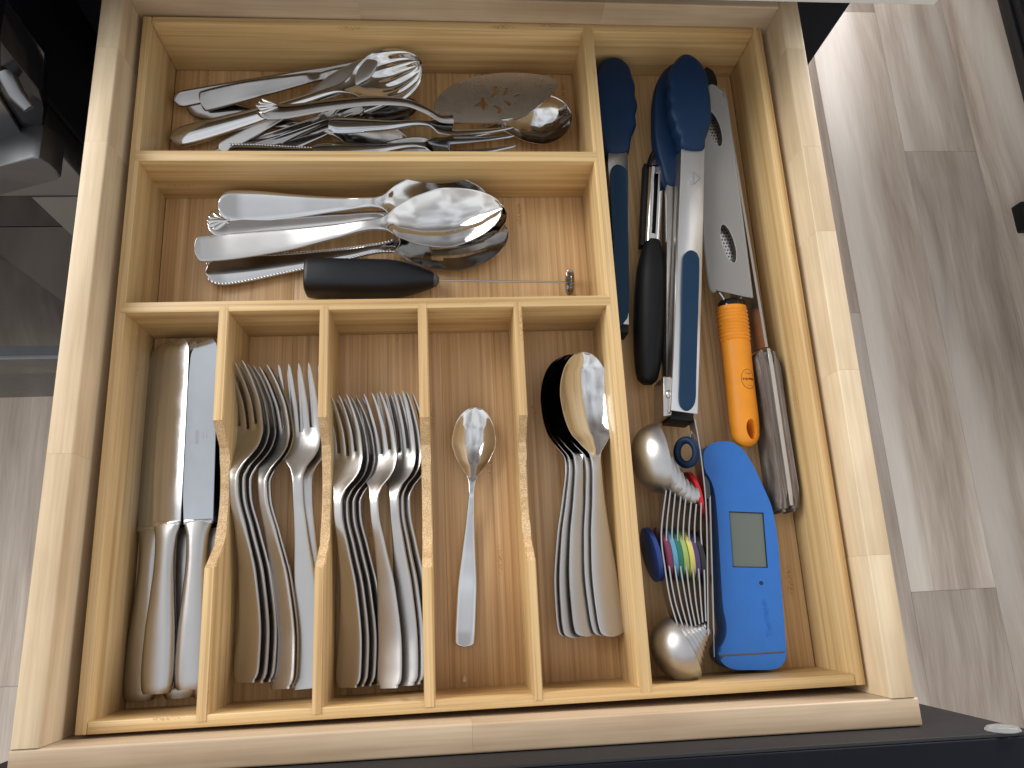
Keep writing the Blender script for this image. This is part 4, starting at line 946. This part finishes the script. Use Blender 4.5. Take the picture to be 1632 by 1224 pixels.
# ---------------------------------------------------------------- knife standing on edge, grey wood handle
bk = empty('long_knife')
A, B_ = Vector((0.4507,0.2292,-0.0283)), Vector((0.4529,0.111,-0.0323))
dd = (B_ - A).normalized(); sd = Vector((-dd.y, dd.x, 0)).normalized(); Lk = (B_ - A).length
def slab(name, m, o0, o1, z0, z1, wob=0, ext0=0, ext1=0, bev=.002):
    bm = bmesh.new(); N_ = 16; rows = []
    for i in range(N_ + 1):
        t = -ext0 + (Lk + ext0 + ext1) * i / N_; f = i / N_
        k_ = 1 - wob * .25 * math.sin(f * math.pi) ; en = 1 if .0 < f < 1 else .80
        p = A + dd * t
        rows.append([bm.verts.new(p + sd * (o0 * (k_ if abs(o0) > .002 else 1) * en) + Vector((0, 0, z0))), bm.verts.new(p + sd * (o1 * (k_ if abs(o1) > .002 else 1) * en) + Vector((0, 0, z0))),
                     bm.verts.new(p + sd * (o1 * (k_ if abs(o1) > .002 else 1) * en) + Vector((0, 0, z1 - (.001 if f in (0, 1) else 0)))), bm.verts.new(p + sd * (o0 * (k_ if abs(o0) > .002 else 1) * en) + Vector((0, 0, z1 - (.001 if f in (0, 1) else 0))))])
    for i in range(N_):
        for k in range(4): bm.faces.new((rows[i][k], rows[i][(k + 1) % 4], rows[i + 1][(k + 1) % 4], rows[i + 1][k]))
    bm.faces.new(rows[0][::-1]); bm.faces.new(rows[-1])
    ed = [e_ for e_ in bm.edges if abs((e_.verts[0].co - e_.verts[1].co).normalized().dot(dd)) > .9 or e_.calc_length() < .03 and any(v in rows[0] or v in rows[-1] for v in e_.verts)]
    bmesh.ops.bevel(bm, geom=list(set(ed)), offset=bev, segments=3, affect='EDGES')
    return fin(name, bm, m, None, origin=A, angle=50)
def gw(name, *a, **k_):
    o = slab(name, *a, **k_); o.parent = bk; return o
def gw_local(o):
    ang = math.atan2(dd.y, dd.x) - math.pi / 2
    for v_ in o.data.vertices: v_.co = Matrix.Rotation(-ang, 3, 'Z') @ v_.co
    o.rotation_euler.z = ang
for o in (gw('handle_scale', GWOOD, .0012, .0074, -.022, .0022, .5, 0, 0, .0022), gw('handle_scale', GWOOD, -.0012, -.0092, -.022, .0022, .5, 0, 0, .0024)): gw_local(o)
gw_local(gw('tang', ARM, -.0014, .0014, -.021, .0030, 0, .0, -.004, .0002))
T0 = Vector((0.4472,0.455,-0.0323)); T1 = Vector((0.4495,0.23,-0.0263))
bm = bmesh.new(); dq = T1 - T0; nq = Vector((-dq.y, dq.x, 0)).normalized()
def fnb(i, j):
    t = i / 24; p = T0.lerp(T1, t); hh = (.006 + .020 * min(1, t * 3)); z = p.z - hh * (1 - j / 3)
    wd = .00055 + .0004 * (j / 3)
    off = nq * wd
    lean = Vector((-1, 0, 0)) * (1 - j / 3) * .011
    return (p.x + off.x + lean.x, p.y + off.y, z), (p.x - off.x + lean.x, p.y - off.y, z)
grid_solid(bm, 24, 3, fnb); fin('blade', bm, SAT, bk, origin=(0, 0, 0), angle=40)
tag(bk, 'long knife on edge along the right wall, with a weathered grey wood handle', 'knife')

# ---------------------------------------------------------------- folding thermometer
th = empty('folding_thermometer')
TZ = F + .0215
ol = [(0.3938,0.1475,-0.0343), (0.3945,0.1538,-0.0343), (0.3984,0.1591,-0.0343), (0.4046,0.1616,-0.0343), (0.413,0.1618,-0.0343), (0.4196,0.1593,-0.0343), (0.4244,0.1536,-0.0343), (0.4295,0.1435,-0.0343), (0.4341,0.13,-0.0343), (0.4382,0.1166,-0.0343), (0.4395,0.1035,-0.0343), (0.4395,0.0881,-0.0343), (0.4384,0.0712,-0.0343), (0.4371,0.0506,-0.0343), (0.4361,0.0344,-0.0343), (0.4352,0.0224,-0.0343), (0.4342,0.0157,-0.0343), (0.4304,0.0108,-0.0343), (0.4241,0.0088,-0.0343), (0.4104,0.0092,-0.0343), (0.3985,0.0102,-0.0343), (0.3925,0.0129,-0.0343), (0.3892,0.0174,-0.0343), (0.3894,0.0225,-0.0343), (0.3929,0.027,-0.0343), (0.3959,0.0332,-0.0343), (0.3964,0.0412,-0.0343), (0.3956,0.0486,-0.0343), (0.3963,0.0649,-0.0343), (0.3976,0.0857,-0.0343), (0.3989,0.1069,-0.0343), (0.3992,0.1243,-0.0343), (0.3976,0.134,-0.0343), (0.3944,0.1412,-0.0343)]
lp = smooth_loop(xy(ol), 4)
body = prism('body', lp, TZ, F + .003, BLUE, None, .0030, 4)
scr = xy([(0.4077,0.1127,-0.0308), (0.4322,0.1108,-0.0308), (0.4301,0.0736,-0.0308), (0.4056,0.0751,-0.0308)])
cutout(body, [scr], TZ + .004, TZ - .0022); body.data.shade_smooth(); body.data.set_sharp_from_angle(angle=math.radians(28)); body.parent = th
cs = Vector((sum(p[0] for p in scr) / 4, sum(p[1] for p in scr) / 4, 0))
prism('screen', [(cs.x + (p[0] - cs.x) * .995, cs.y + (p[1] - cs.y) * .995) for p in scr], TZ - .0015, TZ - .0023, LCD, th, 0)
fr_ = [(cs.x + (p[0] - cs.x) * 1.0, cs.y + (p[1] - cs.y) * 1.0) for p in scr]
bm = bmesh.new()
for i in range(4):
    tube(bm, [(fr_[i][0], fr_[i][1], TZ - .0008), (fr_[(i + 1) % 4][0], fr_[(i + 1) % 4][1], TZ - .0008)], .0005, 6)
fin('screen_gasket', bm, BLACK, th, origin=(0, 0, 0))
bp = (0.4239,0.0639,-0.0308); bm = bmesh.new(); bmesh.ops.create_cone(bm, segments=20, radius1=.0014, radius2=.0013, depth=.0006, cap_ends=True)
fin('sensor_hole', bm, BLKG, th, origin=(0, 0, 0)).location = (bp[0], bp[1], TZ)
# seam band near the bottom end: follows the outline, a little proud
yb0, yb1 = (0.4115,0.0177,-0.0343)[1], (0.4119,0.0205,-0.0343)[1]
lft = (0.3889,0.0205,-0.0343)[0]; rgt = (0.4348,0.0181,-0.0343)[0]
bm = bmesh.new(); box(bm, lft, rgt, yb0, yb1, F + .0028, TZ + .00012, .0012, 3)
fin('seam_band', bm, GREYP, th, origin=(0, 0, 0))
tp = Vector((0.4242,0.0415,-0.0308))
text('raised_lettering', 'Thermapen', .0053, (tp.x, tp.y, TZ - .00002), math.radians(93.5), BLUE, th, .00040, 0, (.98, 1.05))
bm = bmesh.new()
pa, pb = Vector((0.3961,0.1243,-0.0333)), Vector((0.3878,0.0337,-0.0333)); pc = Vector((0.3864,0.0184,-0.0333))
tube(bm, [pa, pa.lerp(pb, .5), pb, pb.lerp(pc, .15), pc], [.0011, .0011, .0011, .0006, .0004], 10); fin('probe', bm, SAT, th, origin=(0, 0, 0))
prism('probe_pivot', smooth_loop(xy([(0.3932,0.1384,-0.0303), (0.396,0.1353,-0.0303), (0.3965,0.1282,-0.0303), (0.3959,0.123,-0.0303), (0.3927,0.1227,-0.0303), (0.3926,0.1293,-0.0303)]), 3), F + .0205, F + .010, GREYP, th, .0006, 2)
tag(th, 'blue folding food thermometer with a grey screen and raised lettering', 'thermometer')

# ---------------------------------------------------------------- double-ended measuring spoons standing on edge
cols_ = [('blue', (.018, .050, .23)), ('magenta', (.17, .03, .07)), ('light blue', (.10, .27, .40)), ('green', (.02, .14, .10)), ('lime', (.27, .36, .10)), ('yellow', (.52, .46, .12)), ('purple', (.065, .04, .12)), ('black', (.02, .02, .02))]
CM = [rubber('disc_' + n.replace(' ', '_'), c_, .45) for n, c_ in cols_]
BZ = F + .0365       # upper edge of the bars
bars = [[(0.3561,0.1216,-0.0158), (0.3542,0.0989,-0.0158), (0.3544,0.0766,-0.0158), (0.3557,0.0568,-0.0158), (0.3595,0.038,-0.0158)],
        [(0.3597,0.1235,-0.0158), (0.3576,0.0987,-0.0158), (0.3573,0.0765,-0.0158), (0.3589,0.0554,-0.0158), (0.3628,0.0378,-0.0158)],
        [(0.3625,0.1255,-0.0158), (0.3614,0.0986,-0.0158), (0.3611,0.0763,-0.0158), (0.3626,0.0553,-0.0158), (0.3657,0.038,-0.0158)],
        [(0.3663,0.1283,-0.0158), (0.3652,0.0984,-0.0158), (0.3649,0.0761,-0.0158), (0.3663,0.0551,-0.0158), (0.3682,0.0387,-0.0158)],
        [(0.3699,0.1295,-0.0158), (0.369,0.0982,-0.0158), (0.3687,0.076,-0.0158), (0.3692,0.0549,-0.0158), (0.3708,0.0393,-0.0158)],
        [(0.3733,0.1293,-0.0158), (0.3729,0.0981,-0.0158), (0.3729,0.0758,-0.0158), (0.3726,0.0548,-0.0158), (0.3734,0.0403,-0.0158)],
        [(0.3774,0.1305,-0.0158), (0.3767,0.0979,-0.0158), (0.3767,0.0756,-0.0158), (0.3759,0.0546,-0.0158), (0.3756,0.0414,-0.0158)],
        [(0.3816,0.1333,-0.0158), (0.381,0.0977,-0.0158), (0.3805,0.0754,-0.0158), (0.3788,0.0545,-0.0158), (0.3778,0.042,-0.0158)]]
# bowls: (rim centre px), radius along y, radius along z, depth towards -x
ub = [(1052, 730, .0245, .0230, .0190), (1060, 745, .0175, .0175, .0125), (1068, 754, .0150, .0150, .0115), (1077, 763, .0135, .0135, .0105), (1085, 772, .0115, .0115, .0095), (1094, 781, .0098, .0098, .0085), (1102, 787, .0085, .0085, .0080), (1110, 788, .0072, .0072, .0070)]
lb = [(1088, 1030, .0210, .0205, .0200), (1095, 1024, .0165, .0165, .0120), (1101, 1020, .0140, .0140, .0105), (1107, 1016, .0115, .0115, .0090), (1112, 1012, .0095, .0095, .0080), (1117, 1008, .0078, .0078, .0065), (1121, 1004, .0065, .0065, .0055), (1125, 1000, .0055, .0055, .0045)]
ubc = [(0.3603,0.1502,-0.0223), (0.3632,0.1435,-0.0223), (0.3663,0.1395,-0.0223), (0.3698,0.1355,-0.0223), (0.3729,0.1315,-0.0223), (0.3764,0.1275,-0.0223), (0.3797,0.1248,-0.0223), (0.3831,0.1243,-0.0223)]
lbc = [(0.3633,0.0269,-0.0243), (0.3665,0.0291,-0.0243), (0.3692,0.0305,-0.0243), (0.3718,0.0319,-0.0243), (0.3741,0.0333,-0.0243), (0.3764,0.0348,-0.0243), (0.3782,0.0362,-0.0243), (0.3801,0.0377,-0.0243)]
dcs = [(0.3506,0.0861,-0.0183), (0.3578,0.0858,-0.0183), (0.3616,0.0857,-0.0183), (0.365,0.0855,-0.0183), (0.3687,0.0849,-0.0183), (0.3729,0.0843,-0.0183), (0.3762,0.0834,-0.0183), (0.38,0.0824,-0.0183)]
sizes = ['largest', 'second largest', 'third largest', 'fourth largest', 'fifth largest', 'third smallest', 'second smallest', 'smallest']
def half_bowl(bm, c_, ry, rz, dp, tilt=0, th_=.0006):
    nr, ns = 14, 28; c_ = Vector(c_); c_.z = F + .0008 + rz if c_.z - rz < F + .0008 else c_.z
    M = Matrix.Rotation(tilt, 3, 'Z')
    rings = []
    for side in (0, 1):
        for i in range(nr + 1):
            a_ = (math.pi / 2) * i / nr
            if side: a_ = math.pi / 2 - a_
            k = 1 - side * th_ / ry; r_ = math.cos(a_ * 1.0) ** .8 if a_ < 1.5707 else 0; d_ = math.sin(a_)
            ring = []
            for q_ in range(ns):
                an = 2 * math.pi * q_ / ns
                ring.append(bm.verts.new(c_ + M @ Vector((-d_ * dp * k, math.cos(an) * r_ * ry * k, math.sin(an) * r_ * rz * k))))
            rings.append(ring)
    for i in range(len(rings) - 1):
        for q_ in range(ns): bm.faces.new((rings[i][q_], rings[i][(q_ + 1) % ns], rings[i + 1][(q_ + 1) % ns], rings[i + 1][q_]))
    for q_ in range(ns): bm.faces.new((rings[-1][q_], rings[-1][(q_ + 1) % ns], rings[0][(q_ + 1) % ns], rings[0][q_]))
def ribbon(bm, pts, h, th_=.0009):
    pts = smooth_path(pts, 6)
    def fn(i, j):
        p = Vector(pts[i]); t = Vector(pts[min(i + 1, len(pts) - 1)]) - Vector(pts[max(i - 1, 0)]); n_ = Vector((-t.y, t.x, 0)).normalized() * th_ / 2
        z = F + .0365 - h * (1 - j / 2)
        return (p.x + n_.x, p.y + n_.y, z), (p.x - n_.x, p.y - n_.y, z)
    grid_solid(bm, len(pts) - 1, 2, fn)
for i in range(8):
    ms = empty('measuring_spoon', (0, 0, 0))
    r_ = ub[i]; bm = bmesh.new(); half_bowl(bm, ubc[i], r_[2], r_[3], r_[4], .10)
    top = ubc[i]; bot = lbc[i]
    fin('round_bowl', bm, SPN, ms, origin=(0, 0, 0), angle=60)
    r_ = lb[i]; bm = bmesh.new(); half_bowl(bm, lbc[i], r_[2], r_[3], r_[4], .42)
    fin('narrow_bowl', bm, SPN, ms, origin=(0, 0, 0), angle=60)
    bm = bmesh.new(); p0_ = Vector(bars[i][0]); 
    pts = [(ubc[i][0] + .0004, ubc[i][1] - ub[i][2] * .9, BZ)] + [tuple(p) for p in bars[i][1:]]
    ribbon(bm, pts, .0115); fin('bar', bm, SAT, ms, origin=(0, 0, 0), angle=60)
    dc = Vector(dcs[i]); dc.z = F + .0215
    bm = bmesh.new(); R_ = .0182; hz = .0018
    tube(bm, [(-hz, 0, 0), (-hz + .0004, 0, 0), (0, 0, 0), (hz - .0004, 0, 0), (hz, 0, 0)], [R_ - .0006, R_, R_, R_, R_ - .0006], 48)
    d_ = fin('magnet_disc', bm, CM[i], ms, origin=(0, 0, 0), angle=40); d_.location = (dc.x, dc.y, F + .0203); d_.rotation_euler.z = math.radians(9 if i == 0 else 5)
    tag(ms, '%s double-ended measuring spoon of the nested set, with the %s disc' % (sizes[i], cols_[i][0]), 'measuring spoon', 'nested magnetic measuring spoons')
lv = empty('spoon_leveller', (0, 0, 0))
bm = bmesh.new(); ribbon(bm, [(0.3856,0.1754,-0.0158), (0.3868,0.159,-0.0158), (0.3872,0.1395,-0.0158), (0.3868,0.1183,-0.0158), (0.3847,0.0935,-0.0158), (0.3804,0.0536,-0.0158), (0.3784,0.0335,-0.0158)], .012, .0008)
fin('bar', bm, SAT, lv, origin=(0, 0, 0), angle=60)
dc = Vector((0.3835,0.1238,-0.0183)); bm = bmesh.new(); R_ = .0178
tube(bm, [(-.0016, 0, 0), (-.0012, 0, 0), (.0012, 0, 0), (.0016, 0, 0)], [R_ - .0006, R_, R_, R_ - .0006], 48)
d_ = fin('magnet_disc', bm, rubber('disc_red', (.50, .015, .02), .45), lv, origin=(0, 0, 0), angle=40); d_.location = (dc.x, dc.y, F + .0190); d_.rotation_euler.z = math.radians(8)
tag(lv, 'straight levelling bar with the red disc, on the right side of the measuring spoons', 'leveller')
bpy.context.view_layer.update()
